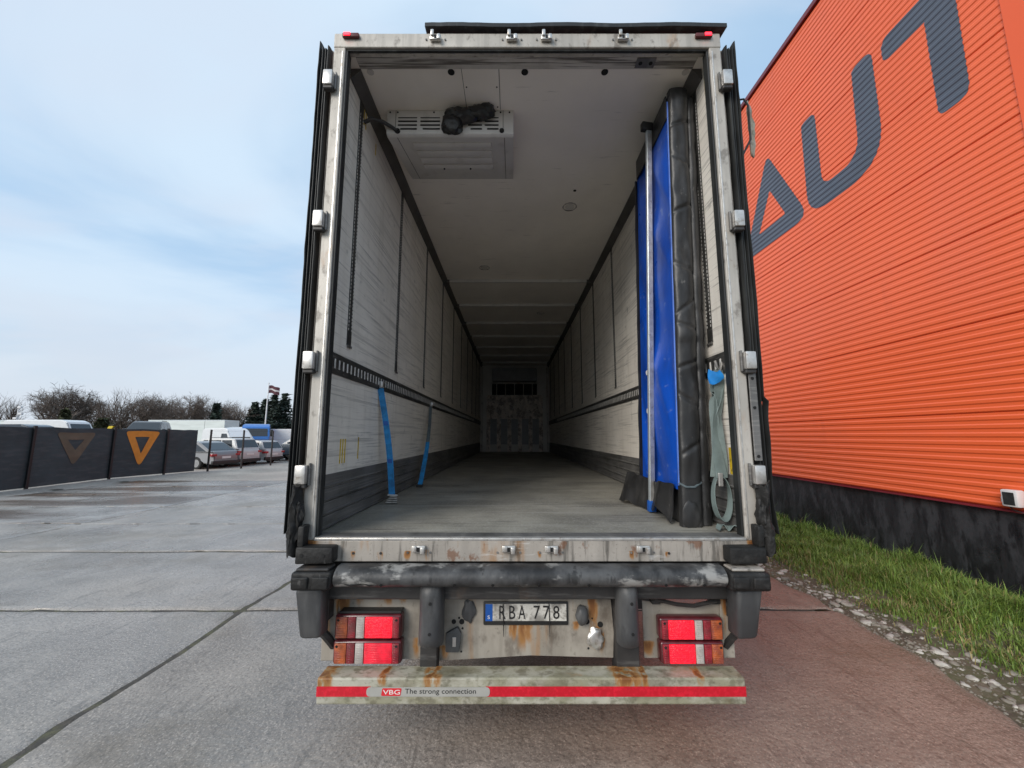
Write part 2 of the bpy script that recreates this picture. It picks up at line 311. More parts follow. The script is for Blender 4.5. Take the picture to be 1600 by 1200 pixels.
        W[o] = c; place(o, parent); return o
W = {}
def place(o, parent):
    o.parent = parent
    o.location = W[o] - (W[parent] if parent else Vector())
def tag(o, label=None, cat=None, group=None, kind=None):
    if label: o['label'] = label
    if cat: o['category'] = cat
    if group: o['group'] = group
    if kind: o['kind'] = kind
    return o
def thing(name, loc, label, cat, group=None):
    o = bpy.data.objects.new(name, None); C.objects.link(o); o.empty_display_size = .2
    W[o] = Vector(loc); o.location = loc; return tag(o, label, cat, group)
def dup(o, delta, parent=None, mirror=False):
    """copy of a mesh part moved by delta"""
    c = o.copy(); C.objects.link(c); W[c] = W[o] + Vector(delta); place(c, parent or o.parent)
    for ch in [q for q in C.objects if q.parent == o]:
        d = ch.copy(); C.objects.link(d); W[d] = W[ch] + Vector(delta); place(d, c)
    return c
def text(body, name, mat, parent, org, right, up, h, width=None, depth=.002, sx=1.):
    """flat lettering as a mesh: lower-left corner org, axes right/up, cap height h"""
    cu = bpy.data.curves.new('t', 'FONT'); cu.body = body; cu.extrude = .0; cu.resolution_u = 3
    t = bpy.data.objects.new('t', cu); C.objects.link(t); bpy.context.view_layer.update()
    me = bpy.data.meshes.new_from_object(t.evaluated_get(bpy.context.evaluated_depsgraph_get())); bpy.data.objects.remove(t)
    m = MB(); m.b.from_mesh(me); xs = [v.co.x for v in m.b.verts]; ys = [v.co.y for v in m.b.verts]
    kx0, kx1, ky0, ky1 = min(xs), max(xs), min(ys), max(ys); right = Vector(right); up = Vector(up); nrm = right.cross(up)
    ky = h / (ky1 - ky0 if body[0] not in 'T' else .72); kx = (width / (kx1 - kx0)) if width else ky * sx
    base = ky0 if body[0] not in 'T' else 0
    for v in m.b.verts: v.co = Vector(org) + right * (v.co.x - kx0) * kx + up * (v.co.y - base) * ky
    g = bmesh.ops.extrude_face_region(m.b, geom=list(m.b.faces))
    for v in [q for q in g['geom'] if isinstance(q, bmesh.types.BMVert)]: v.co += nrm * depth
    return m.build(name, mat, parent)
def shape2d(name, mat, parent, outer, holes, to3, thick, n=6, rad=0):
    """filled outline with holes (2D), mapped by to3(u,v,w)"""
    cu = bpy.data.curves.new('s', 'CURVE'); cu.dimensions = '2D'; cu.fill_mode = 'BOTH'
    for ring in [outer] + holes:
        sp = cu.splines.new('POLY'); sp.points.add(len(ring) - 1); sp.use_cyclic_u = True
        for p, q in zip(sp.points, ring): p.co = (q[0], q[1], 0, 1)
    t = bpy.data.objects.new('s', cu); C.objects.link(t); bpy.context.view_layer.update()
    me = bpy.data.meshes.new_from_object(t.evaluated_get(bpy.context.evaluated_depsgraph_get())); bpy.data.objects.remove(t)
    m = MB(); m.b.from_mesh(me); bmesh.ops.remove_doubles(m.b, verts=m.b.verts, dist=1e-5); return m
def rounded(pts, rads, n=6):
    out = []; k = len(pts)
    for i in range(k):
        p = Vector(pts[i]); a = Vector(pts[i - 1]) - p; c = Vector(pts[(i + 1) % k]) - p; r = rads[i] if isinstance(rads, (list, tuple)) else rads
        if r <= 0: out.append(tuple(p)); continue
        la, lc = a.length, c.length; a.normalize(); c.normalize(); ang = a.angle(c); t = min(r / math.tan(ang / 2), la * .49, lc * .49)
        p0 = p + a * t; p1 = p + c * t
        for j in range(n + 1):
            u = j / n; out.append(tuple(p0 * (1 - u) ** 2 + p * 2 * u * (1 - u) + p1 * u * u))
    return out

# ================================================================== SETTING
def flat(name, x0, x1, y0, y1, z, mat, th=.05, nu=1, nv=1, amp=0, parent=None, kind='structure'):
    def fn(u, v):
        x = x0 + (x1 - x0) * u; y = y0 + (y1 - y0) * v
        return (x, y, z + (noise.noise(Vector((x * .9, y * .9, 3))) * amp if amp else 0))
    o = MB().sheet(fn, nu, nv, (0, 0, -th)).build(name, mat, parent)
    if not parent: tag(o, kind=kind)
    return o
flat('ground', -900, 900, -60, 1500, -.075, 'field', .1)
lot = flat('asphalt_lot', -120, 60, 14, 75, -.055, 'asphalt', .015)
# red-brown concrete tone plus the orange wall's reflection, painted into the loading lane
def red_tint_reflection(m):
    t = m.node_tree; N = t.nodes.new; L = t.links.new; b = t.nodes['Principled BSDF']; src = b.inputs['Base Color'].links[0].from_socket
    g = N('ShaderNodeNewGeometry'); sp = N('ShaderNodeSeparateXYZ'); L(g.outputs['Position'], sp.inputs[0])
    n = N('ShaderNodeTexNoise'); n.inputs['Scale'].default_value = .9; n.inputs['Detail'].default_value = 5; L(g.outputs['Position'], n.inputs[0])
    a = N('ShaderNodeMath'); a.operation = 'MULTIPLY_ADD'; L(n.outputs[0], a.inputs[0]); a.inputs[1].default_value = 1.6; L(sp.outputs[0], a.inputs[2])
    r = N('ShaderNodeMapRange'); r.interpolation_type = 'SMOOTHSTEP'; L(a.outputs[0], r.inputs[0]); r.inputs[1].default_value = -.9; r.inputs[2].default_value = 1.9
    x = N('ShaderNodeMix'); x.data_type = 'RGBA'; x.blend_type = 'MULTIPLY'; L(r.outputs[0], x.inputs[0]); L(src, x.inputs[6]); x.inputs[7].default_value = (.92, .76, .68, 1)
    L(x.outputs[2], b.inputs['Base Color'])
red_tint_reflection(MATS['concrete_mid'])
yard = flat('concrete_yard', -14.9, 3.0, -3.6, 15.35, -.016, 'joint_dirt', .03, 90, 120, .006)
JY = [-3.5, -1.55, .3, 2.2, 4.12, 6.08, 7.9, 9.75, 11.65, 13.5, 15.3]
rs = random.Random(3)
def slab(x0, x1, y0, y1, mat, ragged_right=False):
    tx, ty, dz = rs.uniform(-.0012, .0012), rs.uniform(-.003, .003), rs.uniform(-.006, .003)
    nu, nv = 84, 40; sd = rs.random() * 50
    def fn(u, v):
        # squeeze the outer rows so the arris rounds over
        eu = min(u, 1 - u) * nu; ev = min(v, 1 - v) * nv
        def sq(t, n): 
            k = t * n
            return (.006 if k == 1 else .0) if k < 1.5 else None
        x = x0 + (x1 - x0) * u; y = y0 + (y1 - y0) * v; z = dz + tx * (x - (x0 + x1) / 2) + ty * (y - (y0 + y1) / 2)
        if eu == 1: x = x0 + .03 if u < .5 else x1 - .03
        if ev == 1: y = y0 + .03 if v < .5 else y1 - .03
        q = noise.noise(Vector((x * 2.1, y * 2.1, sd))) * .5 + noise.noise(Vector((x * 7, y * 7, sd))) * .35 + noise.noise(Vector((x * 19, y * 19, sd))) * .2
        q2 = max(0, noise.noise(Vector((x * 4.3, y * 4.3, sd + 9))) - .12) * 2.2
        k = .022 + .07 * q2 if abs(x + 2.65) < .2 else .03 if ragged_right and u > .5 else .016
        if eu == 0: x += (q * .5 + .5) * k * (1 if u < .5 else -1); z -= .014
        if ev == 0: y += ((q * .5 + .5) * .012 + .035 * q2) * (1 if v < .5 else -1); z -= .014
        for xj in (-2.65, -8.45):
            if abs(x - xj) < .35: x += (1 - abs(x - xj) / .35) * (noise.noise(Vector((xj, y * 1.3, 4))) * .05 + noise.noise(Vector((xj, y * 5.1, 4))) * .02)
        for yj in JY:
            if abs(y - yj) < .35: y += (1 - abs(y - yj) / .35) * (noise.noise(Vector((x * .8, yj, 6))) * .03 + noise.noise(Vector((x * 4.2, yj, 6))) * .012)
        if ragged_right and u > .6:
            w_ = (u - .6) / .4; x += w_ * (noise.noise(Vector((3.3, y * .7, sd * 0 + 2))) * .22 + noise.noise(Vector((9, y * 2.6, 2))) * .10)
        return (x, y, z + q * .004)
    return MB().grid(fn, nu, nv).build('slab', mat, yard, smooth=True)
for j in range(len(JY) - 1):
    y0, y1 = JY[j] + .008, JY[j + 1] - .008
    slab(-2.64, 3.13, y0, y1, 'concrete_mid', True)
    slab(-8.44, -2.665, y0, y1, 'concrete_grey')
    if j > 1: slab(-14.3, -8.465, y0 + .05, y1 + .05, 'concrete_grey' if j < 6 else 'concrete_brown')
flat('gravel_strip', -17.2, 12, 15.3, 30, -.018, 'gravel', .02, 60, 40, .018)
flat('gravel_edge', -17.3, -14.25, 2, 15.28, -.006, 'gravel', .03, 30, 60, .035)
flat('far_lane', -2.6, 3.1, 30.05, 60, -.03, 'concrete_grey', .02)

# verge between the yard and the orange building
def vz(x, y):
    k = max(0, min(1, (x - 3.2) / 1.2)); return -.035 + k * .06 + noise.noise(Vector((x * 1.7, y * 1.7, 5))) * .03 + noise.noise(Vector((x * 6, y * 6, 9))) * .012
verge = tag(MB().grid(lambda u, v: (2.75 + 2.75 * u, -2 + 18 * v, vz(2.75 + 2.75 * u, -2 + 18 * v)), 60, 260).build('verge', 'soil', None, True), kind='structure')
def pebble(sd):
    m = MB(); bmesh.ops.create_icosphere(m.b, subdivisions=2, radius=1)
    r = random.Random(sd); q = Vector((r.random() * 9, r.random() * 9, r.random() * 9))
    for v in m.b.verts: v.co *= 1 + noise.noise(v.co * 1.1 + q) * .6
    for v in m.b.verts: v.co.z *= .55
    me = bpy.data.meshes.new('stone')
    for f in m.b.faces: f.smooth = True
    m.b.to_mesh(me); m.b.free(); me.materials.append(MATS['stone%d' % (sd % 3)]); return me
PEB = [pebble(i) for i in range(9)]
def edge_x(y): return 3.13 + noise.noise(Vector((3.3, y * .7, 2))) * .22 + noise.noise(Vector((9, y * 2.6, 2))) * .10
rs = random.Random(11)
small = MB()
for i in range(290):
    y = 1.9 + 5.2 * rs.random() ** 1.15; x = edge_x(y) + .06 + abs(rs.gauss(.16, .15)); r = rs.uniform(.013, .028) if rs.random() < .86 else rs.uniform(.028, .046)
    o = bpy.data.objects.new('stone', rs.choice(PEB)); C.objects.link(o); o.scale = (r * rs.uniform(.8, 1.5), r, r * rs.uniform(.8, 1.1)); o.rotation_euler = (rs.uniform(-.2, .2), rs.uniform(-.2, .2), rs.uniform(0, 6))
    W[o] = Vector((x, y, vz(x, y) + r * .02)); place(o, verge)
vs, fs = [], []
for i in range(2600):
    y = 1.4 + 8 * rs.random() ** 1.2; x = edge_x(y) - .03 + abs(rs.gauss(.0, .36)); r = rs.uniform(.004, .014); z = max(vz(x, y), -.008 if x < edge_x(y) else -9) + r * .25
    k = len(vs); a = rs.random() * 6
    for q in range(5): vs.append((x + math.cos(a + q * 1.257) * r * rs.uniform(.8, 1.3), y + math.sin(a + q * 1.257) * r, z - r * .3))
    vs.append((x, y, z + r * .6)); fs += [(k + q, k + (q + 1) % 5, k + 5) for q in range(5)]
me = bpy.data.meshes.new('grit'); me.from_pydata(vs, [], fs); me.materials.append(MATS['stone2']); go = bpy.data.objects.new('grit', me); C.objects.link(go); W[go] = Vector()
tag(go, 'loose grit and small gravel along the edge of the red-tinted concrete', 'gravel', kind='stuff')
# grass: individual curved blades in tufts
def grass(name, n, seed, hmin, hmax, xlo, xhi, label):
    rs = random.Random(seed); vs, fs, mi = [], [], []
    for i in range(n):
        y = 1.2 + 10.5 * rs.random() ** 1.5
        x = xlo + (xhi - xlo) * rs.random() ** .8; tuft = noise.noise(Vector((x * 2.4, y * 2.4, 4)))
        ed = xlo + .16 + noise.noise(Vector((1, y * 1.6, 7))) * .28
        if x < ed and rs.random() < .82: continue
        if tuft < -.22 and rs.random() < .5: continue
        h = rs.uniform(hmin, hmax) * (.75 + tuft * .9) * (1.15 if x > xlo + .5 else .62); h = max(.03, h)
        a = rs.uniform(0, 6.283); ln = rs.uniform(.25, .95) * h; dx, dy = math.cos(a) * ln, math.sin(a) * ln; w_ = rs.uniform(.002, .005); h *= 1.7 if rs.random() < .03 else 1
        px, py = -math.sin(a) * w_, math.cos(a) * w_; z = vz(x, y) - .01; k = len(vs)
        vs += [(x - px, y - py, z), (x + px, y + py, z), (x + dx * .3 + px * .9, y + dy * .3 + py * .9, z + h * .6), (x + dx * .3 - px * .9, y + dy * .3 - py * .9, z + h * .6),
               (x + dx + 0, y + dy, z + h * rs.uniform(.72, 1.0))]
        fs += [(k, k + 1, k + 2, k + 3), (k + 3, k + 2, k + 4)]
        dry = rs.random() < (.28 if x < xlo + .55 else .07); g = 3 if dry else rs.choice((0, 0, 1, 1, 2))
        mi += [g, g]
    me = bpy.data.meshes.new(name); me.from_pydata(vs, [], fs)
    for q in range(4): me.materials.append(MATS['grass%d' % q])
    me.polygons.foreach_set('material_index', mi); o = bpy.data.objects.new(name, me); C.objects.link(o); W[o] = Vector()
    return tag(o, label, 'grass', kind='stuff')
grass('grass', 110000, 5, .08, .20, 3.48, 5.29, 'rough green grass growing against the black plinth of the orange building')

# ------------------------------------------------------------------ orange building
XW = 5.3; ROOF = 9.13; PANEL0 = .935; NP = 8; PH = (ROOF - PANEL0) / NP; RIBS = 11; YB0, YB1 = 3.62, 62.
bld = thing('warehouse', (14, 32, 0), 'orange ribbed metal warehouse with slate grey letters and black plinth', 'building')
PER = PH / RIBS
def rib(z):
    """outward bulge of the sheet at height z"""
    t = ((z - PANEL0) % PER) / PER
    if t < .16: return .0085 * t / .16
    if t < .50: return .0085
    if t < .66: return .0085 * (1 - (t - .50) / .16)
    return 0.
BRK = (.0, .16, .50, .66)
for i in range(NP):
    m = MB(); z0 = PANEL0 + PH * i; prof = [(XW + .022, z0)]
    for k in range(RIBS):
        for t in BRK:
            z = z0 + (k + t) * PER; prof.append((XW - rib(z + 1e-6), z + (.004 if k == 0 and t == 0 else 0)))
    prof.append((XW, z0 + PH - .005)); prof.append((XW + .022, z0 + PH - .001))
    a = [m.b.verts.new((x, YB0, z)) for x, z in prof]; b = [m.b.verts.new((x, YB1, z)) for x, z in prof]
    for q in range(len(a) - 1): m.b.faces.new((a[q], a[q + 1], b[q + 1], b[q]))
    o = m.build('wall_panel', 'orange_panel', bld)
MB().box(XW + .023, 24, 3.3, YB1, PANEL0 - .02, ROOF - .01).build('wall_core', 'orange_trim', bld)
MB().box(XW + .035, 23.99, 3.32, YB1 - .02, -.2, PANEL0 - .021).build('plinth', 'bitumen', bld)
MB().prism([(XW - .028, PANEL0 - .035), (XW - .022, PANEL0 - .035), (XW + .034, PANEL0 - .012), (XW + .034, PANEL0 - .004), (XW - .028, PANEL0 - .028)], 'y', YB0 - .3, YB1).build('drip_flashing', 'red_flashing', bld)
MB().box(XW - .024, XW + .4, 3.27, YB0 + .03, PANEL0 - .003, ROOF + .02, .004, 1).build('corner_trim', 'orange_trim', bld)
MB().box(XW - .045, XW + .35, 3.25, YB1 + .05, ROOF + .021, ROOF + .12, .006, 1).build('roof_flashing', 'red_flashing', bld)
MB().box(XW + .36, 24, 3.3, YB1, ROOF - .009, ROOF + .06).build('roof', 'black_steel', bld)
def wall_letter(outer, holes, label):
    m = shape2d('l', None, None, outer, holes, None, 0)
    for k in range(int((7.6 - 5.3) / PER * 4) + 4):
        zz = PANEL0 + (math.floor((5.3 - PANEL0) / PER) + k // 4 + BRK[k % 4]) * PER
        bmesh.ops.bisect_plane(m.b, geom=list(m.b.verts) + list(m.b.edges) + list(m.b.faces), plane_co=(0, zz, 0), plane_no=(0, 1, 0))
    for v in m.b.verts: y, z = v.co.x, v.co.y; v.co = (XW - rib(z + 1e-5) - .0035, y, z)
    return tag(m.build('letter', 'slate_letter', bld), label)
wall_letter(rounded([(8.42, 5.6), (6.50, 5.6), (7.42, 7.50)], [.1, .22, .12], 8), [rounded([(7.86, 5.97), (7.06, 5.97), (7.43, 6.70)], .02, 3)], 'slate grey letter A')
wall_letter(rounded([(6.47, 7.34), (6.15, 7.34), (6.15, 5.92), (5.44, 5.92), (5.40, 7.36), (5.06, 7.36), (5.06, 5.57), (6.51, 5.57)], [.10, .16, .22, .42, .10, .16, .62, .42], 9), [], 'slate grey letter U')
wall_letter(rounded([(4.92, 7.31), (3.74, 7.31), (3.74, 6.97), (4.01, 6.97), (4.02, 5.62), (4.36, 5.62), (4.36, 6.97), (4.92, 6.97)], [.14, .05, .1, 0, .16, .1, 0, .1], 7), [], 'slate grey letter T')
fl = thing('floodlight', (XW - .02, 4.2, .93), 'small white framed floodlight on the orange wall just above the plinth', 'floodlight')
MB().box(XW - .11, XW - .02, 4.13, 4.27, .965, 1.14, .014, 2).build('housing', 'lamp_white', fl, True)
MB().box(XW - .116, XW - .1105, 4.152, 4.25, .985, 1.115, .003, 1).build('glass', 'lamp_glass', fl)
MB().box(XW - .07, XW - .015, 4.2705, 4.305, 1.0, 1.055, .004, 1).build('bracket', 'lamp_white', fl)
MB().tube([(XW - .06, 4.25, .97), (XW - .07, 4.2, .93), (XW - .05, 4.1, .90), (XW - .04, 3.9, .92)], .006, 6).build('cable', 'trim_black', fl)

# ================================================================== TRAILER
TC = .1                       # centre line
Y0 = 2.25; YF = 14.0          # rear frame face, front bulkhead
XL, XR = TC - 1.23, TC + 1.23 # inner faces of the side walls
FZ, CZ = 1.14, 4.25           # floor, ceiling
tr = thing('cargo_trailer', (TC, 8, 0), 'tall empty refrigerated cargo trailer with rear doors folded open and rusty rear end', 'trailer')
YI = Y0 + .07
MB().box(XL + .002, XR - .002, Y0 + .005, YF, FZ - .11, FZ).build('floor', 'trailer_floor', tr)
MB().box(XL + .04, XR - .04, Y0 + .012, Y0 + .10, FZ + .0005, FZ + .006, .002, 1).build('floor_edge', 'kick_plate', tr)
for s, nm in ((-1, 'l'), (1, 'r')):
    xi = TC + s * 1.23; xo = TC + s * 1.262
    m = MB().box(min(xi, xo), max(xi, xo), YI, YF + .06, FZ - .12, CZ + .05); tag(m.build('side_wall', 'liner', tr), 'scuffed white inner side wall')
    # ribbed kick plate
    for k in range(4):
        z0 = FZ + .003 + k * .0815; xa = xi - s * .016
        MB().prism([(xi - s * .0005, z0), (xi - s * .012, z0 + .002), (xi - s * .018, z0 + .014), (xi - s * .010, z0 + .022), (xi - s * .010, z0 + .078), (xi - s * .0005, z0 + .0795)], 'y', YI + .004, YF - .04).build('kick_rail', 'kick_plate', tr)
    # cove along the ceiling
    MB().prism([(xi - s * .0005, CZ - .075), (xi - s * .012, CZ - .075), (xi - s * .07, CZ - .012), (xi - s * .07, CZ - .0005), (xi - s * .0005, CZ - .0005)], 'y', Y0 + .17, YF - .02).build('cove_strip', 'cove', tr)
    # lashing rail with upright slots
    tz0, tz1 = 2.088, 2.222
    et = MB().prism([(xi - s * .0005, tz0), (xi - s * .008, tz0), (xi - s * .012, tz0 + .02), (xi - s * .012, tz1 - .02), (xi - s * .008, tz1), (xi - s * .0005, tz1)], 'y', YI + .006, YF - .03).build('lashing_rail', 'track', tr)
    first = None
    for k in range(150):
        y = YI + .045 + k * .0625
        if y > 11.5: break
        if first is None:
            first = MB().box(min(xi - s * .0122, xi - s * .0145), max(xi - s * .0122, xi - s * .0145), y - .009, y + .009, tz0 + .035, tz1 - .038, .001, 1).build('slot', 'slot', et)
            y_first = y
        else:
            c = first.copy(); C.objects.link(c); W[c] = W[first] + Vector((0, y - y_first, 0)); place(c, et)
    # upright profiles let into the liner
    for k in range(10):
        y = 2.635 + k * 1.2 if s < 0 else 2.55 + k * 1.2
        if k: y -= .1 if s < 0 else .0
        p = MB().box(min(xi - s * .0005, xi - s * .006), max(xi - s * .0005, xi - s * .006), y - .032, y + .032, 2.315, CZ - .076).build('upright_track', 'track', tr)
        MB().box(min(xi - s * .0062, xi - s * .013), max(xi - s * .0062, xi - s * .013), y - .034, y + .034, 2.300, 2.318, .002, 1).build('end_stop', 'cove', p)
        if k < 3:
            for e in (-1, 1):
                m = MB(); n = 62
                for q in range(n):
                    z = 2.42 + q * (CZ - .16 - 2.42) / n
                    m.box(min(xi - s * .0062, xi - s * .0075), max(xi - s * .0062, xi - s * .0075), y + e * .024 - .0035, y + e * .024 + .0035, z, z + .016)
                m.build('slot_row', 'slot', p)['kind'] = 'stuff'
MB().box(XL - .032, XR + .032, Y0 + .05, YF + .06, CZ, CZ + .05).build('ceiling', 'ceiling_skin', tr)
MB().box(XL + .07, XR - .07, Y0 + .071, Y0 + .165, CZ - .012, CZ - .0008, .003, 1).build('ceiling_edge_strip', 'ceiling_edge', tr)
MB().box(XL - .033, XR + .033, Y0 + .051, YF + .06, CZ + .0505, CZ + .09).build('roof', 'trailer_skin', tr)
for s in (-1, 1):
    xo = TC + s * 1.2625; MB().box(min(xo, xo + s * .004), max(xo, xo + s * .004), YI + .02, YF + .06, FZ - .12, CZ + .049).build('outer_skin', 'trailer_skin', tr)
# ceiling fittings
for x, m_ in ((-1.0, 'bulkhead'), (-.43, 'void'), (.09, 'void'), (.655, 'void'), (1.225, 'bulkhead')):
    b = MB().disc((x, 2.445, CZ - .0005), (0, 0, -1), .024, .004, 18).build('plug', m_, tr)
MB().disc((.658, 3.79, CZ - .0005), (0, 0, -1), .016, .004, 14).build('plug', 'void', tr)
for x, y in ((.647, 4.08), (-.421, 5.68), (.60, 7.9)):
    ring = MB().tube([(x + .075 * math.cos(a), y + .075 * math.sin(a), CZ - .004) for a in [2 * math.pi * k / 24 for k in range(25)]], .006, 6).build('lamp_ring', 'ceiling_edge', tr, True)
    MB().disc((x, y, CZ - .0006), (0, 0, -1), .05, .009, 20).build('lamp_lens', 'bulkhead', ring)
MB().box(-.357, -.090, 2.373, 2.764, CZ - .0025, CZ - .0006).build('panel_outline', 'cove', tr)  # dark plate edging the access panel as a thin outline
pn = MB().box(-.353, -.094, 2.377, 2.762, CZ - .006, CZ - .0026, .001, 1).build('access_panel', 'ceiling_skin', tr)
for x in (-.335, -.225, -.112):
    for y in (2.395, 2.56, 2.735):
        if x == -.225 and y == 2.56: continue
        MB().disc((x, y, CZ - .0062), (0, 0, -1), .006, .002, 8).build('screw', 'void', pn)
pl = MB().box(.85, .98, 2.327, 2.40, CZ - .019, CZ - .0125, .001, 1).build('latch_plate', 'kick_plate', tr)
for x in (.88, .95): MB().disc((x, 2.363, CZ - .0192), (0, 0, -1), .013, .003, 12).build('hole', 'void', pl)
# roof beams
for k in range(8):
    y = 6.12 + k * 1.2
    bm_ = MB().box(XL + .085, XR - .085, y, y + .05, CZ - .052, CZ - .0008, .004, 1).build('roof_beam', 'unit_white', tr)
    for s in (-1, 1):
        x = TC + s * 1.16; MB().box(x - .035, x + .035, y - .004, y + .054, CZ - .056, CZ - .012, .003, 1).build('beam_bracket', 'cove', bm_)
# cooling unit under the ceiling
cu = MB().prism([(2.77, CZ - .001), (2.77, 4.045), (2.80, 4.035), (3.56, 4.215), (3.56, CZ - .001)], 'x', -.985, .012, .006, 2).build('cooling_unit', 'unit_white', tr, True)
cu['label'] = 'white ceiling cooling unit with vent slots'
for x0, x1 in ((-.895, -.745), (-.72, -.565), (-.345, -.235), (-.215, -.105)):
    for k in range(4):
        z = 4.077 + k * .033; MB().box(x0 + (.02 if k == 0 else 0), x1, 2.7655, 2.7695, z, z + (.013 if k < 3 else .008), .002, 1).build('vent_slot', 'void', cu)
for x in (-.96, -.90, -.615, -.09, -.02): MB().disc((x, 2.7695, 4.228), (0, -1, 0), .007, .003, 8).build('screw', 'void', cu)
for x in (-.914, -.07): MB().box(x - .0015, x + .0015, 2.7675, 2.7695, 4.05, 4.245).build('seam', 'cove', cu)
sl = math.atan2(.18, .76)
for k in range(4):
    y = 2.87 + k * .125; z = 4.035 + (y - 2.80) * .18 / .76
    MB().box(-.80, -.17, y, y + .055, z - .010, z + .004, .004, 2).build('underside_rib', 'unit_white', cu, True)
for s_, x in ((-1, -.905), (1, -.06)):
    MB().prism([(2.803, 4.0345), (2.803, 4.037), (3.55, 4.214), (3.55, 4.2115)], 'x', x - .002, x + .002).build('seam', 'cove', cu)
for x in (-.62, -.38): MB().disc((x, 3.29, 4.135), (0, 0, -1), .008, .012, 8).build('screw', 'void', cu)
MB().tube([(XL - .001 + .001, 2.69, 4.07), (XL + .06, 2.69, 4.10), (XL + .13, 2.72, 4.105), (XL + .20, 2.76, 4.085), (-.90, 2.765, 4.06)], .014, 8).build('drain_hose', 'black_steel', tr, True)
MB().disc((-.895, 2.7695, 4.062), (0, -1, 0), .02, .012, 12).build('hose_cap', 'void', cu)
MB().disc((-.08, 2.7695, 4.066), (0, -1, 0), .018, .01, 12).build('hose_cap', 'void', cu)
def lump(m, c, r, sd, sub=3, amp=.35):
    q = bmesh.ops.create_icosphere(m.b, subdivisions=sub, radius=1)['verts']
    for v in q:
        p = v.co.copy(); k = 1 + noise.noise(p * 1.6 + Vector((sd, 0, 0))) * amp + noise.noise(p * 4.5 + Vector((sd, 5, 0))) * amp * .4
        v.co = Vector((c[0] + p.x * r[0] * k, c[1] + p.y * r[1] * k, c[2] + p.z * r[2] * k))
m = MB()
for c, r in (((-.46, 2.735, 4.10), (.085, .05, .085)), ((-.37, 2.73, 4.165), (.11, .05, .06)), ((-.25, 2.725, 4.185), (.10, .045, .065)), ((-.19, 2.72, 4.205), (.055, .04, .055)), ((-.45, 2.73, 4.175), (.075, .045, .05)), ((-.28, 2.73, 4.225), (.035, .03, .025))): lump(m, c, r, c[0] * 40)
tp = tag(m.build('tape_bundle', 'black_tape', None, True), 'crumpled wad of black tape stuck on the white cooling unit vents', 'tape')
# front bulkhead, far end
bh = MB().box(XL, XR, YF + .001, YF + .06, FZ - .1, CZ).build('front_bulkhead', 'bulkhead', tr)
for x0, x1 in ((-.91, -.36), (-.355, .54), (.545, 1.10)):
    c0 = .1 if x0 < -.8 else 0; c1 = .1 if x1 > 1 else 0
    pts = rounded([(x0, 2.30), (x1, 2.30), (x1, 3.15), (x0, 3.15)], [0, 0, c1, c0], 4)
    MB().prism(pts, 'y', YF - .03, YF - .001).build('scuff_plate', 'scuffed_plate', bh)
for k in range(6):
    x = -.91 + k * (2.01 - .14) / 5; MB().box(x, x + .14, YF - .035, YF - .001, 1.142, 2.295, .004, 1).build('upright_bar', 'scuffed_plate', bh)
    if k < 5: MB().box(x + .145, x + .369, YF - .02, YF - .0012, 1.40, 2.294).build('grey_panel', 'grey_panel', bh)
MB().box(-.72, .90, YF - .012, YF - .001, 3.16, 3.56).build('air_opening', 'void', bh)
for k in range(5): x = -.56 + k * .32; MB().box(x, x + .02, YF - .03, YF - .0125, 3.155, 3.56).build('grille_bar', 'bulkhead', bh)
MB().box(-.74, .92, YF - .05, YF - .001, 3.561, 3.60).build('grille_frame', 'frame_metal', bh)
MB().box(-.70, .88, YF - .4, YF - .001, 3.61, 4.08, .03, 2).build('fan_housing', 'grey_panel', bh)
for x in (XL + .03, XR - .09): MB().box(x, x + .06, YF - .08, YF - .001, FZ + .001, CZ - .08, .004, 1).build('corner_post', 'frame_metal', bh)
# yellow wear marks on the liner
for y, z0, z1 in ((2.60, 1.52, 1.68), (2.635, 1.52, 1.68), (2.672, 1.52, 1.68), (2.90, 1.535, 1.69), (2.655, 4.07, 4.21), (2.69, 4.05, 4.19), (2.725, 4.04, 4.18), (2.95, 4.0, 4.10)):
    MB().box(XL + .0005, XL + .0025, y - .007, y + .007, z0, z1).build('yellow_mark', 'yellow_mark', tr)
MB().box(XR - .0025, XR - .0005, 2.395, 2.425, 1.47, 1.63).build('yellow_mark', 'yellow_mark', tr)
MB().box(XR - .0025, XR - .0005, 2.37, 2.40, 4.03, 4.16).build('yellow_mark', 'yellow_mark', tr)

# ------------------------------------------------------------------ rear frame
for s in (-1, 1):
    xi, xo = TC + s * 1.194, TC + s * 1.268
    p = MB().box(min(xi, xo), max(xi, xo), Y0, Y0 + .068, FZ - .012, 4.316, .006, 2).build('rear_post', 'frame_metal', tr)
    MB().box(min(xi, xi - s * .014), max(xi, xi - s * .014), Y0 + .012, Y0 + .066, FZ + .006, 4.22, .004, 2).build('seal_strip', 'seal_rubber', p)
    MB().box(min(xi + s * .012, xi + s * .02), max(xi + s * .012, xi + s * .02), Y0 - .003, Y0 - .0005, FZ, 4.2, .0007, 1).build('bead', 'zinc', p)
hd = MB().box(TC - 1.270, TC + 1.270, Y0 - .004, Y0 + .069, 4.226, 4.330, .006, 2).build('rear_header', 'frame_metal', tr)
MB().box(TC - 1.19, TC + 1.19, Y0 + .010, Y0 + .03, 4.214, 4.2255, .002, 1).build('header_seal', 'seal_rubber', hd)
MB().sheet(lambda u, v: (-.57 + 1.975 * u, Y0 - .03 + .10 * v, 4.352 + .014 * v + .004 * math.sin(u * 17) + noise.noise(Vector((u * 30, 0, 0))) * .003), 40, 2, (0, 0, .028)).build('rain_gutter', 'seal_rubber', tr)
sill = MB().box(TC - 1.262, TC + 1.262, Y0 - .006, Y0 + .06, 1.018, FZ - .013, .004, 2).build('rear_sill', 'sill_metal', tr)
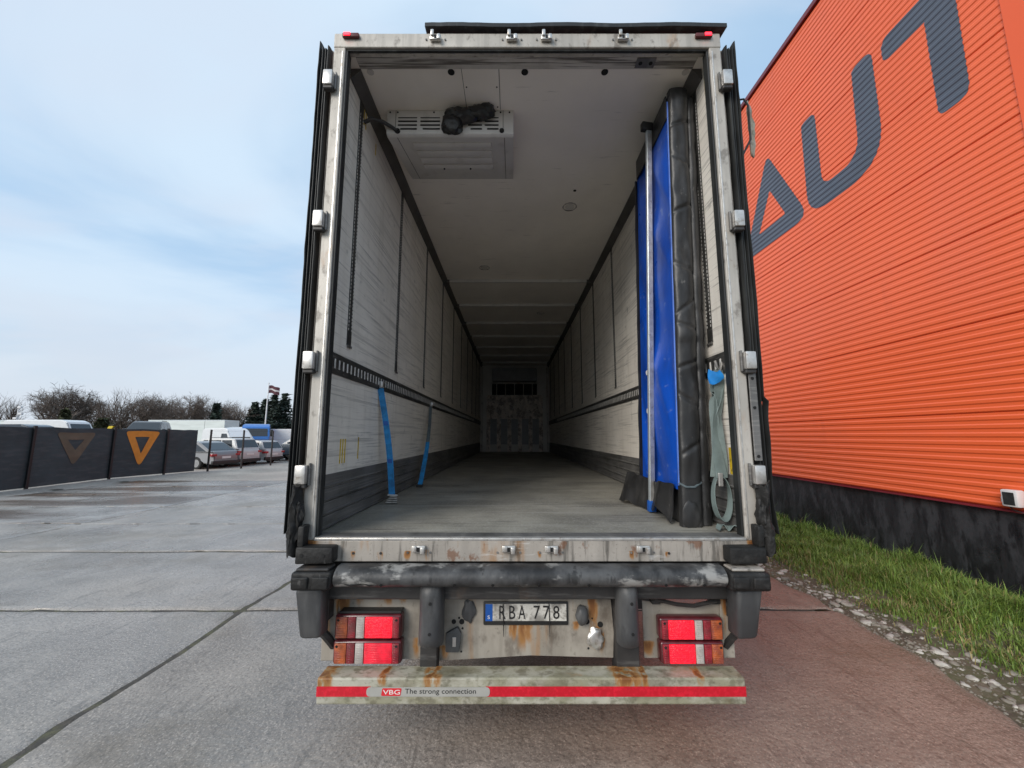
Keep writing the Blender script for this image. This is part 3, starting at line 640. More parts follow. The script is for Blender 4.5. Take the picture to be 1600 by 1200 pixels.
MB().box(TC - 1.19, TC + 1.19, Y0 - .010, Y0 + .004, FZ - .0125, FZ + .004, .003, 2).build('sill_lip', 'zinc', sill)
def keeper(x, z, up, par):
    k = MB().box(x - .037, x + .037, Y0 - .030, Y0 - .0065, z - .018, z + .018, .006, 2).build('lock_keeper', 'zinc', par, True)
    MB().box(x - .03, x - .008, Y0 - .042, Y0 - .0305, z - .013 + (.012 if up else 0), z + .02 + (.022 if up else 0), .005, 2).build('keeper_horn', 'zinc', k, True)
    MB().box(x + .012, x + .034, Y0 - .040, Y0 - .0305, z - .024, z + .012, .005, 2).build('keeper_horn', 'zinc', k, True)
    MB().box(x - .006, x + .008, Y0 - .0335, Y0 - .0305, z - .012, z + .010).build('keeper_gap', 'void', k)
    for q in (-.062, .062): MB().disc((x + q, Y0 - .0065, z - (.022 if not up else 0)), (0, -1, 0), .006, .004, 8).build('bolt', 'kick_plate', k)
for x in (-.50, 0.0, .225, .725): keeper(x, 4.278, True, hd)
for x in (-.51, -.018, .215, .715): keeper(x, 1.088, False, sill)
for x in (-.87, .86, -.72): MB().disc((x, Y0 - .006, 1.062), (0, -1, 0), .007, .004, 8).build('bolt', 'black_steel', sill)
for s in (-1, 1):
    x = TC + s * 1.155; k = MB().box(x - .055, x + .055, Y0 - .026, Y0 - .0045, 4.283, 4.313, .007, 2).build('marker_lamp', 'red_dark', hd, True)
    xx = x + s * .025 if s > 0 else x - .022
    MB().box(xx - .022, xx + .022, Y0 - .032, Y0 - .0265, 4.287, 4.309, .003, 2).build('lit_lens', 'marker_lit', k)
# doors folded back along the sides
rs = random.Random(21)
for s in (-1, 1):
    xa = TC + s * 1.300; xb = TC + s * 1.372
    d = MB().box(min(xa, xb), max(xa, xb), Y0 + .055, Y0 + 1.27, 1.06, 4.27, .006, 2).build('rear_door', 'frame_metal', tr)
    for i, (off, wd, dep, zt) in enumerate(((.003, .020, .05, 4.255), (.024, .017, .038, 4.245), (.042, .016, .046, 4.25), (.060, .013, .05, 4.285))):
        x = xa + s * off; sd = rs.random() * 40; zb = 1.10 + i * .02
        def fn(u, v, x=x, sd=sd, wd=wd, dep=dep, i=i, zt=zt, zb=zb):
            z = zb + (zt - zb) * v
            rag = noise.noise(Vector((sd, z * 1.1, 0))) * .004 + noise.noise(Vector((sd, z * 9, 0))) * .0012
            if i == 3: rag += max(0, noise.noise(Vector((sd + 3, z * 2.6, 1))) - .15) * .045 * (1 if z < 1.9 else .06)
            a = u * math.pi
            return (x + s * (wd * .5 * (1 - math.cos(a)) + rag * (1.6 if i == 3 else .7)), Y0 + .056 - dep * math.sin(a) ** .7 - rag, z)
        MB().grid(fn, 7, 110).build('door_seal', 'seal_rubber', d, True)
    for z in (3.965, 3.004, 2.132, 1.486):
        x0_, x1_ = xa - s * .058, xa + s * .004
        h = MB().box(min(x0_, x1_), max(x0_, x1_), Y0 - .052, Y0 - .004, z - .052, z + .052, .008, 2).build('hinge', 'zinc', d, True)
        MB().box(min(x0_ - s * .012, x0_ - s * .001), max(x0_ - s * .012, x0_ - s * .001), Y0 - .022, Y0 - .003, z - .062, z + .062, .003, 1).build('hinge_pin', 'kick_plate', h)
        MB().box(min(x0_, x1_), max(x0_, x1_), Y0 - .042, Y0 - .004, z - .075, z - .0525, .005, 1).build('hinge_foot', 'black_steel', h)
    if s > 0:
        st = MB().box(TC + 1.272, TC + 1.315, Y0 - .012, Y0 - .001, 1.56, 2.06, .003, 1).build('hinge_strap', 'kick_plate', tr)
        for z in (1.585, 1.86, 2.03): MB().disc((TC + 1.292, Y0 - .012, z), (0, -1, 0), .009, .003, 10).build('hole', 'void', st)
    # torn rubber at the door foot
    def fn(u, v):
        z = 1.07 + .36 * v; q = noise.noise(Vector((u * 2.5 + s * 7, v * 5, 2))); a = u * math.pi * 1.1
        return (TC + s * (1.258 + .06 * u + .014 * q + .012 * (1 - v) * u), Y0 - .015 - .05 * math.sin(a) + .015 * noise.noise(Vector((u * 6, v * 9, s * 3))) - .012, z + .05 * q * (1 if v > .8 or v < .2 else .3))
    MB().sheet(fn, 12, 16, (0, .008, 0)).build('torn_rubber', 'rubber', d, True)
    m = MB()
    x = TC + s * 1.272; lump(m, (x, Y0 - .035, 1.27), (.032, .035, .075), 3 + s, 3, .5); lump(m, (x + s * .015, Y0 - .03, 1.18), (.04, .035, .06), 9 + s, 3, .5)
    m.build('torn_rubber', 'rubber', d, True)
    # corner buffer blocks
    x0_, x1_ = (TC - 1.249, TC - 1.052) if s < 0 else (TC + 1.052, TC + 1.249)
    cbk = MB().box(x0_, x1_, Y0 - .085, Y0 - .0065, 1.028, 1.112, .010, 2).jitter(.004, 22).build('corner_buffer', 'rubber', tr, True)
    for q in (.035, .15): MB().disc((x0_ + q, Y0 - .084, 1.072), (0, -1, 0), .009, .003, 10).build('bolt_hole', 'void', cbk)
    MB().box(min(TC + s * 1.249, TC + s * 1.215), max(TC + s * 1.249, TC + s * 1.215), Y0 - .075, Y0 - .01, 1.113, 1.22, .008, 2).jitter(.006, 18).build('corner_upright', 'rubber', cbk, True)
# torn strip behind the right door
ts = MB().sheet(lambda u, v: (1.645 + .04 * u + .010 * noise.noise(Vector((u * 3, v * 7, 1))) + .02 * u * math.sin(v * 3.1), Y0 + .20 + .03 * u, 3.62 + .40 * v + .03 * noise.noise(Vector((u * 4, v, 4)))), 6, 22, (0, .012, 0)).build('torn_strip', 'underrun_paint', tr)
MB().tube([(1.48, Y0 + .19, 3.90), (1.56, Y0 + .19, 4.02), (1.62, Y0 + .195, 4.035), (1.645, Y0 + .19, 3.98), (1.64, Y0 + .19, 3.72), (1.55, Y0 + .19, 3.55), (1.48, Y0 + .19, 3.5)], .007, 6).build('bent_wire', 'seal_rubber', ts, True)

# ------------------------------------------------------------------ rear under-structure
def halfround(n=9): return [(math.cos(math.pi * k / (n - 1)), math.sin(math.pi * k / (n - 1))) for k in range(n)]
# rubber buffer bar (half round, lies along X)
prof = [(Y0 - .012, .905), (Y0 - .012, 1.012)] + [(Y0 - .040 - .072 * math.sin(math.pi * k / 10), .9585 + .0535 * math.cos(math.pi * k / 10)) for k in range(11)]
bar = MB()
def barfn(x0, x1, n, sd, grow=0.):
    m = MB(); rings = []
    for i in range(n + 1):
        x = x0 + (x1 - x0) * i / n; q = noise.noise(Vector((x * 3, sd, 0))) * .003
        rings.append([m.b.verts.new((x, y - grow * (y < Y0 - .02) + q, z + (grow * .6 if z > .9585 else -grow * .6) + noise.noise(Vector((x * 11, y * 9, z * 9))) * .0025)) for y, z in prof])
    for a, b in zip(rings, rings[1:]):
        for k in range(len(prof)): m.b.faces.new((a[k], a[(k + 1) % len(prof)], b[(k + 1) % len(prof)], b[k]))
    m.b.faces.new(rings[0][::-1]); m.b.faces.new(rings[-1]); return m
bb = barfn(-.93, 1.12, 60, 1.).build('buffer_bar', 'buffer_rubber', tr, True)
for x in (-.68, -.30, .14, .40, .80, 1.0, -.1): MB().disc((x, Y0 - .103, .932), (0, -1, -.5), .008, .004, 10).build('bolt_hole', 'void', bb)
m = MB()
m.tube([(-.915 + k * .035, Y0 - .104 + .005 * (k % 2), .936 + .006 * math.sin(k * 2.1)) for k in range(7)], [.001, .006, .004, .008, .004, .007, .001], 5); m.build('tear', 'void', bb)
for x0, x1 in ((-1.145, -.935), (1.125, 1.338)):
    e = MB().box(x0, x1, Y0 - .125, Y0 - .014, .905, 1.0, .018, 3).jitter(.007, 14).build('buffer_end', 'rubber', tr, True)
    for q in (.0, .105): MB().box(x0 + .010 + q, x0 + .096 + q, Y0 - .137, Y0 - .118, .918, .978, .015, 3).jitter(.004, 20).build('buffer_pad', 'rubber', e, True)
    MB().box(x0 + .02, x1 - .02, Y0 - .11, Y0 - .02, 1.0005, 1.014, .004, 1).jitter(.003, 12).build('buffer_cap', 'sill_metal' if x0 > 0 else 'black_steel', e)
MB().box(-1.04, 1.22, Y0 + .02, Y0 + .10, .812, .904, .006, 1).build('cross_beam', 'black_steel', tr)
MB().box(-1.12, 1.30, Y0 + .07, Y0 + .16, .905, 1.017, .006, 1).build('rear_rail', 'black_steel', tr)
def upright(x0, x1, z0, z1, mat, yb, dep):
    m = MB(); n = 12; xc = (x0 + x1) / 2; hw = (x1 - x0) / 2; rings = []
    for i in range(n + 1):
        t = i / n; z = z0 + (z1 - z0) * t; e = min(1, min(t, 1 - t) * 6); k = .70 + .30 * math.sin(e * math.pi / 2)
        rings.append([m.b.verts.new((xc + hw * math.cos(a) * (.9 + .1 * k) + noise.noise(Vector((z * 9, a, xc))) * .003, yb - dep * k * math.sin(a) ** .7 if a not in (0,) else yb, z)) for a in [math.pi * q / 10 for q in range(11)]])
    for a, b in zip(rings, rings[1:]):
        for q in range(10): m.b.faces.new((a[q], a[q + 1], b[q + 1], b[q]))
        m.b.faces.new((a[10], a[0], b[0], b[10]))
    m.b.faces.new(rings[0]); m.b.faces.new(rings[-1][::-1]); o = m.build('upright_buffer', mat, tr, True)
    for z in (z0 + .26 * (z1 - z0), z1 - .27 * (z1 - z0)): MB().disc((xc + .005, yb - dep * .985, z), (0, -1, 0), .008, .004, 10).build('bolt_hole', 'void', o)
    return o
upright(-.497, -.368, .60, .915, 'buffer_plastic', Y0 + .02, .10)
upright(.562, .678, .60, .915, 'buffer_plastic', Y0 + .02, .10)
for x0, x1, z0, z1, s in ((-1.137, -1.0, .645, .905, -1), (1.175, 1.312, .640, .905, 1)):
    m = MB().box(x0, x1, Y0 - .085, Y0 + .03, z0, z1, .022, 3)
    for v in m.b.verts:
        t = (v.co.z - z0) / (z1 - z0)
        if t < .3: v.co.x += -s * (.3 - t) * .12 * (1 if (v.co.x - (x0 + x1) / 2) * s > 0 else 0); v.co.y += (.3 - t) * .1
    m.jitter(.008, 9).build('corner_guard', 'buffer_plastic', tr, True)
    xs = TC + s * 1.09
    MB().tube([(TC + s * 1.19, Y0 + .02, .70), (TC + s * 1.13, Y0 + .08, .60), (TC + s * 1.10, Y0 + .12, .53)], .022, 6).build('guard_stay', 'black_steel', tr)
    MB().box(min(TC + s * 1.10, TC + s * 1.19), max(TC + s * 1.10, TC + s * 1.19), Y0 + .021, Y0 + .09, .70, .811, .004, 1).build('guard_bracket', 'black_steel', tr)
YP = Y0 + .13
lp = MB().prism(rounded([(-1.065, .455), (-.505, .455), (-.505, .83), (-1.065, .83)], [.02, .04, 0, 0], 4), 'y', YP, YP + .006).build('lamp_panel', 'plate_paint', tr)
MB().box(-1.069, -.99, YP - .02, YP - .0005, .455, .82, .004, 1).build('panel_flange', 'plate_paint', lp)
cp = MB().prism([(-.408, .452), (-.30, .456), (.10, .478), (.568, .466), (.575, .60), (.560, .84), (-.405, .84)], 'y', YP - .006, YP).build('number_plate_panel', 'plate_paint', tr)
rp = MB().prism([(.745, .462), (1.245, .462), (1.245, .80), (1.20, .745), (.90, .745), (.745, .765)], 'y', YP, YP + .006).build('lamp_panel', 'plate_paint', tr)
MB().box(1.18, 1.248, YP - .02, YP - .0005, .47, .79, .004, 1).build('panel_flange', 'plate_paint', rp)
for x0, x1 in ((-.505, -.412), (.575, .70)): MB().box(x0, x1, Y0 + .07, YP + .06, .44, .811, .004, 1).build('hanger', 'black_steel', tr)
for x0 in (.79, 1.13): MB().box(x0, x0 + .05, YP - .03, YP + .03, .755, .81, .004, 1).build('spring_bracket', 'black_steel', tr)
MB().tube([(.80, YP - .04, .79), (.92, YP - .05, .765), (1.02, YP - .045, .755), (1.15, YP - .04, .78)], .012, 6).build('cable', 'black_steel', tr)
# broken work lamps and tape remnants round the number plate
m = MB(); lump(m, (-.245, YP - .012, .715), (.036, .014, .062), 2, 3, .3); m.build('dried_glue', 'buffer_plastic', cp, True)
m = MB(); lump(m, (.395, YP - .03, .70), (.036, .034, .052), 5, 3, .15); m.build('lamp_bracket', 'buffer_plastic', cp, True)
m = MB(); lump(m, (.468, YP - .022, .575), (.045, .02, .052), 12, 3, .45); m.build('broken_lamp', 'zinc', cp, True)
k = MB().prism(rounded([(-.372, .505), (-.295, .505), (-.285, .60), (-.305, .635), (-.37, .60)], .012, 3), 'y', YP - .03, YP - .0065, .004, 2).build('socket', 'buffer_plastic', cp, True)
MB().box(-.333, -.312, YP - .034, YP - .0305, .535, .585, .003, 1).build('contact', 'zinc', k)
for x, z, r in ((-.33, .655, .013), (-.285, .655, .015), (-.30, .675, .006), (.425, .655, .015), (.50, .640, .016), (-.285, .498, .005), (-.28, .62, .006), (.455, .672, .005), (.43, .515, .006)):
    MB().disc((x, YP - .0063, z), (0, -1, 0), r, .0015, 12).build('hole', 'void', cp)
# number plate
px0, px1, pz0, pz1 = -.162, .318, .640, .765; yq = YP - .018
npl = MB().box(px0, px1, yq, YP - .0065, pz0, pz1, .007, 2).build('number_plate', 'trim_black', tr, True)
MB().box(px0 + .012, px1 - .01, yq - .003, yq - .0004, pz0 + .024, pz1 - .010, .001, 1).build('plate_face', 'plate_face', npl)
MB().box(px0 + .012, px0 + .052, yq - .0042, yq - .0032, pz0 + .0245, pz1 - .0105).build('country_band', 'plate_blue', npl)
text('S', 'letter', 'white_print', npl, (px0 + .024, yq - .0045, pz0 + .036), (1, 0, 0), (0, 0, 1), .018, .013, .001)
for ch, x, wd in (('R', -.072, .036), ('B', -.016, .034), ('A', .036, .040), ('7', .122, .036), ('7', .176, .036), ('8', .232, .036)):
    text(ch, 'digit' if ch.isdigit() else 'letter', 'black_print', npl, (x, yq - .0045, pz0 + .036), (1, 0, 0), (0, 0, 1), .070, wd, .0012)
for x, z in ((-.05, .582), (.21, .582)): MB().tube([(x, yq - .006, .755), (x + .002, yq - .006, .64), (x + .003, yq - .002, z)], [.003, .0028, .0015], 5).build('drip', 'black_print', npl)
text('www.trailer.se', 'lettering', 'sticker_grey', npl, (.02, yq - .0008, pz0 + .007), (1, 0, 0), (0, 0, 1), .008, .13, .0005) if False else None
# tail lamps: two stacked units on each side
yl = Y0 + .065
def taillamp(x0, x1, z0, z1, s, dim):
    """s=+1: amber end on the right"""
    x0, x1, z0, z1 = x0 * 1.018, x1 * 1.018, 1.7 + (z0 - 1.7) * 1.018, 1.7 + (z1 - 1.7) * 1.018
    h = MB().box(x0, x1, yl - .001, YP - .0005, z0, z1, .016, 3).build('tail_lamp', 'lens_housing', tr, True)
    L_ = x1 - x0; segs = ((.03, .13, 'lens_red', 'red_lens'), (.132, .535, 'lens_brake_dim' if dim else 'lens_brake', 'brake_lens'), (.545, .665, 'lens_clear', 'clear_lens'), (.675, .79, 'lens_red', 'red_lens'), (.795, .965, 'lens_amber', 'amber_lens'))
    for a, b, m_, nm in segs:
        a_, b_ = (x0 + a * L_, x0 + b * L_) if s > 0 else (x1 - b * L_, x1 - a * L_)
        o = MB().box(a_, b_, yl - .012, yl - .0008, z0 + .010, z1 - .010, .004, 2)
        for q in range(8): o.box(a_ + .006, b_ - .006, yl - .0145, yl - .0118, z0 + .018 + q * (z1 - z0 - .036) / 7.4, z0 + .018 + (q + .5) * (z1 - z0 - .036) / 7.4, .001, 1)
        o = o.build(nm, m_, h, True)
    for a in (.07, .93):
        MB().disc((x0 + a * L_, yl - .0118, z1 - .024), (0, -1, 0), .007, .003, 10).build('screw', 'void', h)
    return h
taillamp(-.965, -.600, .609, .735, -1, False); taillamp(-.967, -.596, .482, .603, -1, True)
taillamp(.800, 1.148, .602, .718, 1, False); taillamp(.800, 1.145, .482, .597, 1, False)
MB().box(-.962, -.615, yl + .004, YP - .001, .7185, .732, .004, 1).build('lamp_hood', 'trim_black', tr)
# underrun bar
yu = Y0 - .03
ub = MB().box(-1.016, 1.216, yu, yu + .115, .320, .448, .008, 2).build('underrun_bar', 'underrun_paint', tr)
MB().box(-1.012, 1.212, yu - .0015, yu + .004, .4405, .4495, .0012, 1).build('edge_highlight', 'underrun_paint', ub) if False else None
for x0, x1 in ((-1.0155, -.735), (-.135, 1.2155)): MB().box(x0, x1, yu - .0022, yu - .0003, .360, .408).build('reflective_tape', 'red_tape', ub)
st = MB().prism(rounded([(-.755, .362), (-.115, .362), (-.115, .406), (-.755, .406)], .02, 6), 'y', yu - .0042, yu - .0024).build('sticker', 'sticker_grey', ub)
MB().prism(rounded([(-.678, .366), (-.578, .366), (-.572, .402), (-.672, .402)], .006, 3), 'y', yu - .0056, yu - .0044).build('badge', 'red_print', ub)
text('VBG', 'badge_lettering', 'white_print', ub, (-.668, yu - .0059, .3735), (1, 0, 0), (0, 0, 1), .0215, .088, .0008)
text('The strong connection', 'slogan_lettering', 'black_print', ub, (-.555, yu - .0045, .3765), (1, 0, 0), (0, 0, 1), .0245, .368, .0008)
for x in (-.46, .62): MB().box(x - .04, x + .04, yu + .116, YP + .055, .36, .4395, .004, 1).build('bar_bracket', 'black_steel', tr); MB().box(x - .03, x + .03, YP + .061, YP + .12, .36, 1.0, .004, 1).build('bar_hanger', 'black_steel', tr)
# chassis and wheels further in
for x in (TC - .5, TC + .5): MB().box(x - .05, x + .05, Y0 + .17, YF - .3, .80, 1.02).build('chassis_beam', 'black_steel', tr)
for y in (4.6, 5.9, 7.2):
    MB().tube([(TC - .95, y, .52), (TC + .95, y, .52)], .07, 12).build('axle', 'black_steel', tr)
    for s in (-1, 1):
        x = TC + s * 1.03; wprof = [(.30, -.14), (.44, -.17), (.50, -.14), (.515, -.08), (.515, .08), (.50, .14), (.44, .17), (.30, .14)]
        m = MB(); n = 28; rr = [[m.b.verts.new((x + b, y + a * math.cos(2 * math.pi * k / n), .505 - .01 + a * math.sin(2 * math.pi * k / n) * .985)) for a, b in wprof] for k in range(n)]
        for k in range(n):
            for q in range(8): m.b.faces.new((rr[k][q], rr[k][(q + 1) % 8], rr[(k + 1) % n][(q + 1) % 8], rr[(k + 1) % n][q]))
        wh = m.build('wheel', 'tyre', tr, True); MB().disc((x - .1, y, .5), (1, 0, 0), .305, .2, 24).build('rim', 'rim', wh)
MB().box(TC - 1.1, TC + 1.1, 3.4, 3.42, .30, 1.0).build('mudflap', 'black_steel', tr)

# ================================================================== THINGS IN THE TRAILER
pw = thing('partition_wall', (1.15, 2.9, FZ), 'blue tarpaulin partition wall with black padded edge standing against the trailer wall', 'partition')
def lean(z): return 1.056 + (z - FZ) / 3.05 * .075
PT = 4.17
def crease(y, z):
    d = (z * .8 - y * 1.2)
    return (abs(noise.noise(Vector((d * 2.3, y * .6, 1)))) - .2) * .05 + noise.noise(Vector((y * 2.2, z * 1.3, 4))) * .014 - max(0, 1 - abs(((d * 1.35) % 1) - .5) * 9) * .010 * max(0, noise.noise(Vector((y * 2, z * .8, 8))) + .2)
def blue(u, v):
    y = 2.535 + .70 * u; z = FZ + .22 + (PT - .05 - FZ - .22) * v
    return (lean(z) + crease(y, z) * min(1, u * 8, (1 - u) * 8), y, z)
tp_ = MB().sheet(blue, 30, 120, (.05, 0, 0)).build('blue_cover', 'blue_tarp', pw, True)
PADC = [(1.62, 1), (1.93, -1), (2.16, .6), (2.42, -.5), (2.55, 1.2), (2.83, -.8), (3.25, .7), (3.62, -1), (3.9, .5)]
# black padded front edge, creased
def pad(u, v):
    a = u * math.pi; z = FZ + .002 + (PT - FZ) * v
    kn = noise.noise(Vector((z * 2.3, 1, 7))); k = 1 + .20 * min(0, math.sin(z * 7.1 + 1.3 * kn)) ** 6
    return (lean(z) + .06 - .066 * math.cos(a) + .004 * kn, 2.545 - .055 * (math.sin(a) ** .3) * k + .016 * sum(max(0, 1 - abs(z - zz - (u - .5) * sl_ * .12) / .022) for zz, sl_ in PADC) * (.4 + .6 * u) + .012 * max(0, noise.noise(Vector((z * 6, u * 3, 2)))), z)
MB().grid(pad, 14, 330).build('edge_padding', 'black_vinyl', pw, True)
MB().prism([(lean(FZ) + .03, FZ + .003), (lean(FZ) + .12, FZ + .003), (lean(PT) + .12, PT - .06), (lean(PT) + .03, PT - .06)], 'y', 2.57, 3.22).build('core', 'black_vinyl', pw)
MB().tube([(lean(FZ + .25 + 2.75 * k / 20) - .008, 2.528, FZ + .25 + (PT - FZ - .33) * k / 20) for k in range(21)], .0055, 6).build('piping', 'tarp_piping', pw, True)
MB().sheet(lambda u, v: (lean(PT) - .006 + .13 * u, 2.50 + .74 * v, PT - .06 + .055 * math.sin(max(.25, u) * math.pi * .55) + .004 * noise.noise(Vector((u * 3, v * 9, 0)))), 6, 18, (0, 0, -.01)).build('top_cap', 'black_vinyl', pw, True)
MB().box(lean(4) - .012, lean(4) - .001, 2.54, 3.23, PT - .20, PT - .02, .004, 1).jitter(.004, 8).build('top_hem', 'black_vinyl', pw)
def fare(u, v):
    z = FZ + .1 + (PT - FZ - .3) * v; return (lean(z) - .02 + .07 * u + .012 * noise.noise(Vector((z * 3, 2, 1))), 3.236 + .012 * math.sin(u * 3.1), z)
MB().sheet(fare, 4, 40, (0, .02, 0)).build('rear_hem', 'black_vinyl', pw, True)
# torn rubber skirt at its foot
def skirt(u, v):
    y = 2.58 + .86 * u; z = FZ + .012 + (.235 + .03 * noise.noise(Vector((u * 4, 3, 0)))) * v
    out = (.03 + .10 * max(0, u - .45) + .03 * math.sin(u * 9)) * (1 - v * .75) + .06 * max(0, u - .72) * 1.6
    z += (.05 * max(0, noise.noise(Vector((u * 5.5, 1, 2)))) + (.06 * abs(math.sin(u * 8)) if u < .4 else 0)) * (1 - v)
    return (lean(z) - .018 - out, y, z)
MB().sheet(skirt, 36, 10, (.008, 0, 0)).jitter(.02, 7).build('torn_skirt', 'black_vinyl', pw, True)
for z, d in ((1.53, 0), (1.83, .0)):
    MB().disc((lean(z) - .012, 2.93 if d else 3.02, z + .36 + d), (-1, 0, 0), .02, .006, 12).build('eyelet', 'white_print', pw)
m = MB(); lump(m, (lean(1.3) + .045, 2.492, 1.215), (.058, .012, .085), 6, 3, .2); m.build('patch', 'black_vinyl', pw, True)
MB().tube([(lean(1.39) - .012, 2.515, 1.405), (lean(1.39) + .02, 2.486, 1.385), (lean(1.39) + .07, 2.484, 1.385), (lean(1.39) + .125, 2.51, 1.41)], .007, 6).build('cord', 'strap_dirty', pw, True)
# second leaf, rolled, behind
def roll(u, v):
    a = u * 2 * math.pi; z = FZ + .004 + (PT - .04 - FZ) * v; sq = abs(math.sin(z * 11 + math.sin(z * 3) * 2)) ** 10
    r = .042 * (1 - .16 * sq) + .004 * noise.noise(Vector((a, z * 4, 0))); return (lean(z) + .165 + r * math.cos(a) * 1.0, 2.57 + r * math.sin(a), z)
MB().grid(roll, 14, 170).build('rolled_leaf', 'black_vinyl', pw, True)
MB().prism([(lean(FZ) + .135, FZ + .004), (lean(FZ) + .20, FZ + .004), (lean(PT) + .195, PT - .06), (lean(PT) + .135, PT - .06)], 'y', 2.60, 3.2).build('second_core', 'black_vinyl', pw)

lb = thing('load_bar', (1.02, 2.97, FZ), 'slim silver load bar leaning upright against the blue partition', 'load bar')
A = Vector((1.026, 2.96, FZ + .03)); B = Vector((1.082, 2.80, 4.12)); ax = (B - A).normalized(); xd = Vector((1, .15, 0)); xd = (xd - ax * xd.dot(ax)).normalized(); yd = ax.cross(xd)
def bar_m(a, b): 
    return Matrix(((xd.x, yd.x, ax.x, a.x), (xd.y, yd.y, ax.y, a.y), (xd.z, yd.z, ax.z, a.z), (0, 0, 0, 1)))
Ln = (B - A).length; mm = bar_m(A, B)
MB().box(-.021, .021, -.014, .014, .02, Ln, .003, 1, mat=mm).build('bar', 'alu', lb)
MB().box(-.015, .015, -.017, -.0145, .02, Ln * .98, mat=mm).build('groove', 'zinc', lb)
MB().box(-.028, .028, -.022, .022, -.02, .06, .006, 2, mat=mm).build('foot', 'plate_blue', lb, True)
MB().box(-.06, .028, -.022, .022, Ln - .03, Ln + .035, .006, 2, mat=mm).build('head', 'trim_black', lb, True)
# straps
def strap(name, top, bot, mat, label, grey_top):
    t = thing(name, (bot[0], bot[1], FZ), label, 'strap', 'blue lashing straps hung on the left wall')
    a, b = Vector(top), Vector(bot); n = 26; pts = [a.lerp(b, k / n) + Vector((.035 * math.sin(math.pi * k / n) * .6, 0, -.02 * math.sin(math.pi * k / n))) for k in range(n + 1)]
    wd = [Vector((1, .25 + .9 * (1 - k / n) * grey_top, .05 * math.sin(k * .6))) for k in range(n + 1)]
    cut = int(n * .52) if grey_top else 0
    if cut: MB().ribbon(pts[:cut + 1], wd[:cut + 1], .046).build('webbing', 'strap_dirty', t)
    MB().ribbon(pts[cut:], wd[cut:], .05).build('webbing', 'blue_strap', t)
    MB().box(a.x - .004, a.x + .03, a.y - .03, a.y + .03, a.z - .02, a.z + .035, .008, 2).build('wall_hook', 'zinc', t, True)
    if not grey_top:
        for k in range(4): MB().box(b.x - .045 + .012 * k, b.x + .05, b.y - .03, b.y + .012, FZ + .006 + .017 * k, FZ + .018 + .017 * k, .004, 1).build('ratchet_plate', 'zinc', t)
        MB().tube([(b.x - .03, b.y - .01, FZ + .07), (b.x + .05, b.y - .01, FZ + .066)], .009, 8).build('ratchet_spindle', 'zinc', t)
        for k in range(2): text_ = MB().ribbon([pts[8 + 9 * k] + Vector((.0, -.004, 0)), pts[9 + 9 * k] + Vector((0, -.004, 0))], Vector((1, .25, 0)), .034, .002).build('print_mark', 'plate_blue', t)
    else:
        MB().box(b.x - .04, b.x + .03, b.y - .03, b.y + .03, FZ + .002, FZ + .03, .006, 2).build('ratchet_plate', 'black_steel', t)
    return t
strap('lashing_strap', (XL + .016, 3.27, 2.12), (-1.005, 3.36, FZ + .07), 'blue_strap', 'bright blue lashing strap with zinc ratchet lying on the trailer floor', 0)
strap('lashing_strap', (XL + .016, 5.35, 2.12), (-1.01, 4.40, FZ + .03), 'blue_strap', 'blue lashing strap with greyed upper half slanting down the left wall', 1)
gs = thing('tie_down_strap', (1.26, 2.41, FZ), 'pale grey green tie-down strap bundled in the corner beside the partition', 'strap')
def rib_pts(fn, n): return [Vector(fn(k / n)) for k in range(n + 1)]
for i, (dx, dy, ph) in enumerate(((0, 0, 0), (.022, .018, 1.4), (-.006, .03, 2.6))):
    pts = rib_pts(lambda t: (1.255 + dx + .045 * (1 - t) ** 2 + .012 * math.sin(t * 7 + ph), 2.415 + dy + .012 * math.sin(t * 5 + ph), 2.11 - .66 * t), 24)
    MB().ribbon(pts, [Vector((math.cos(ph + 1.2 * math.sin(k / 24 * 3 + ph)) + .7, .5 * math.sin(ph + k / 24 * 3), 0)) for k in range(25)], .05 + .02 * (i == 0), .005).build('webbing', 'grey_strap', gs, True)
MB().ribbon(rib_pts(lambda t: (1.262 + .048 * math.sin(t * 2 * math.pi), 2.41 + .02 * t, 1.33 + .13 * math.cos(t * 2 * math.pi)), 28), [Vector((.25 * math.cos(k / 28 * 6.28), 1, .2)) for k in range(29)], .048, .004).build('loop', 'grey_strap', gs, True)
MB().ribbon(rib_pts(lambda t: (1.215 + .13 * t, 2.40 + .02 * math.sin(t * 5), FZ + .012 + .022 * abs(math.sin(t * 6.5))), 20), [Vector((.15, 1, .35 * math.sin(k * .8))) for k in range(21)], .055, .004).build('tail', 'grey_strap', gs, True)
MB().box(1.235, 1.262, 2.385, 2.40, 1.40, 1.48, .004, 2).build('buckle', 'zinc', gs)
MB().tube([(1.322, 2.42, 2.16), (1.30, 2.41, 2.10), (1.28, 2.405, 2.13), (1.268, 2.40, 2.165)], .008, 6).build('hook', 'zinc', gs, True)
m = MB().sheet(lambda u, v: (1.218 + .085 * u - .012 * v * u, 2.385 + .015 * math.sin(u * 4 + v * 3), 2.02 + .09 * v + .035 * u * (1 - v) - .04 * (1 - u) * (1 - v) * 0 - .02 * math.sin(u * 3)), 8, 8, (0, .003, 0))
tag(m.build('plastic_scrap', 'blue_scrap', None, True), 'small bright blue plastic scrap caught on the right lashing rail', 'plastic scrap')

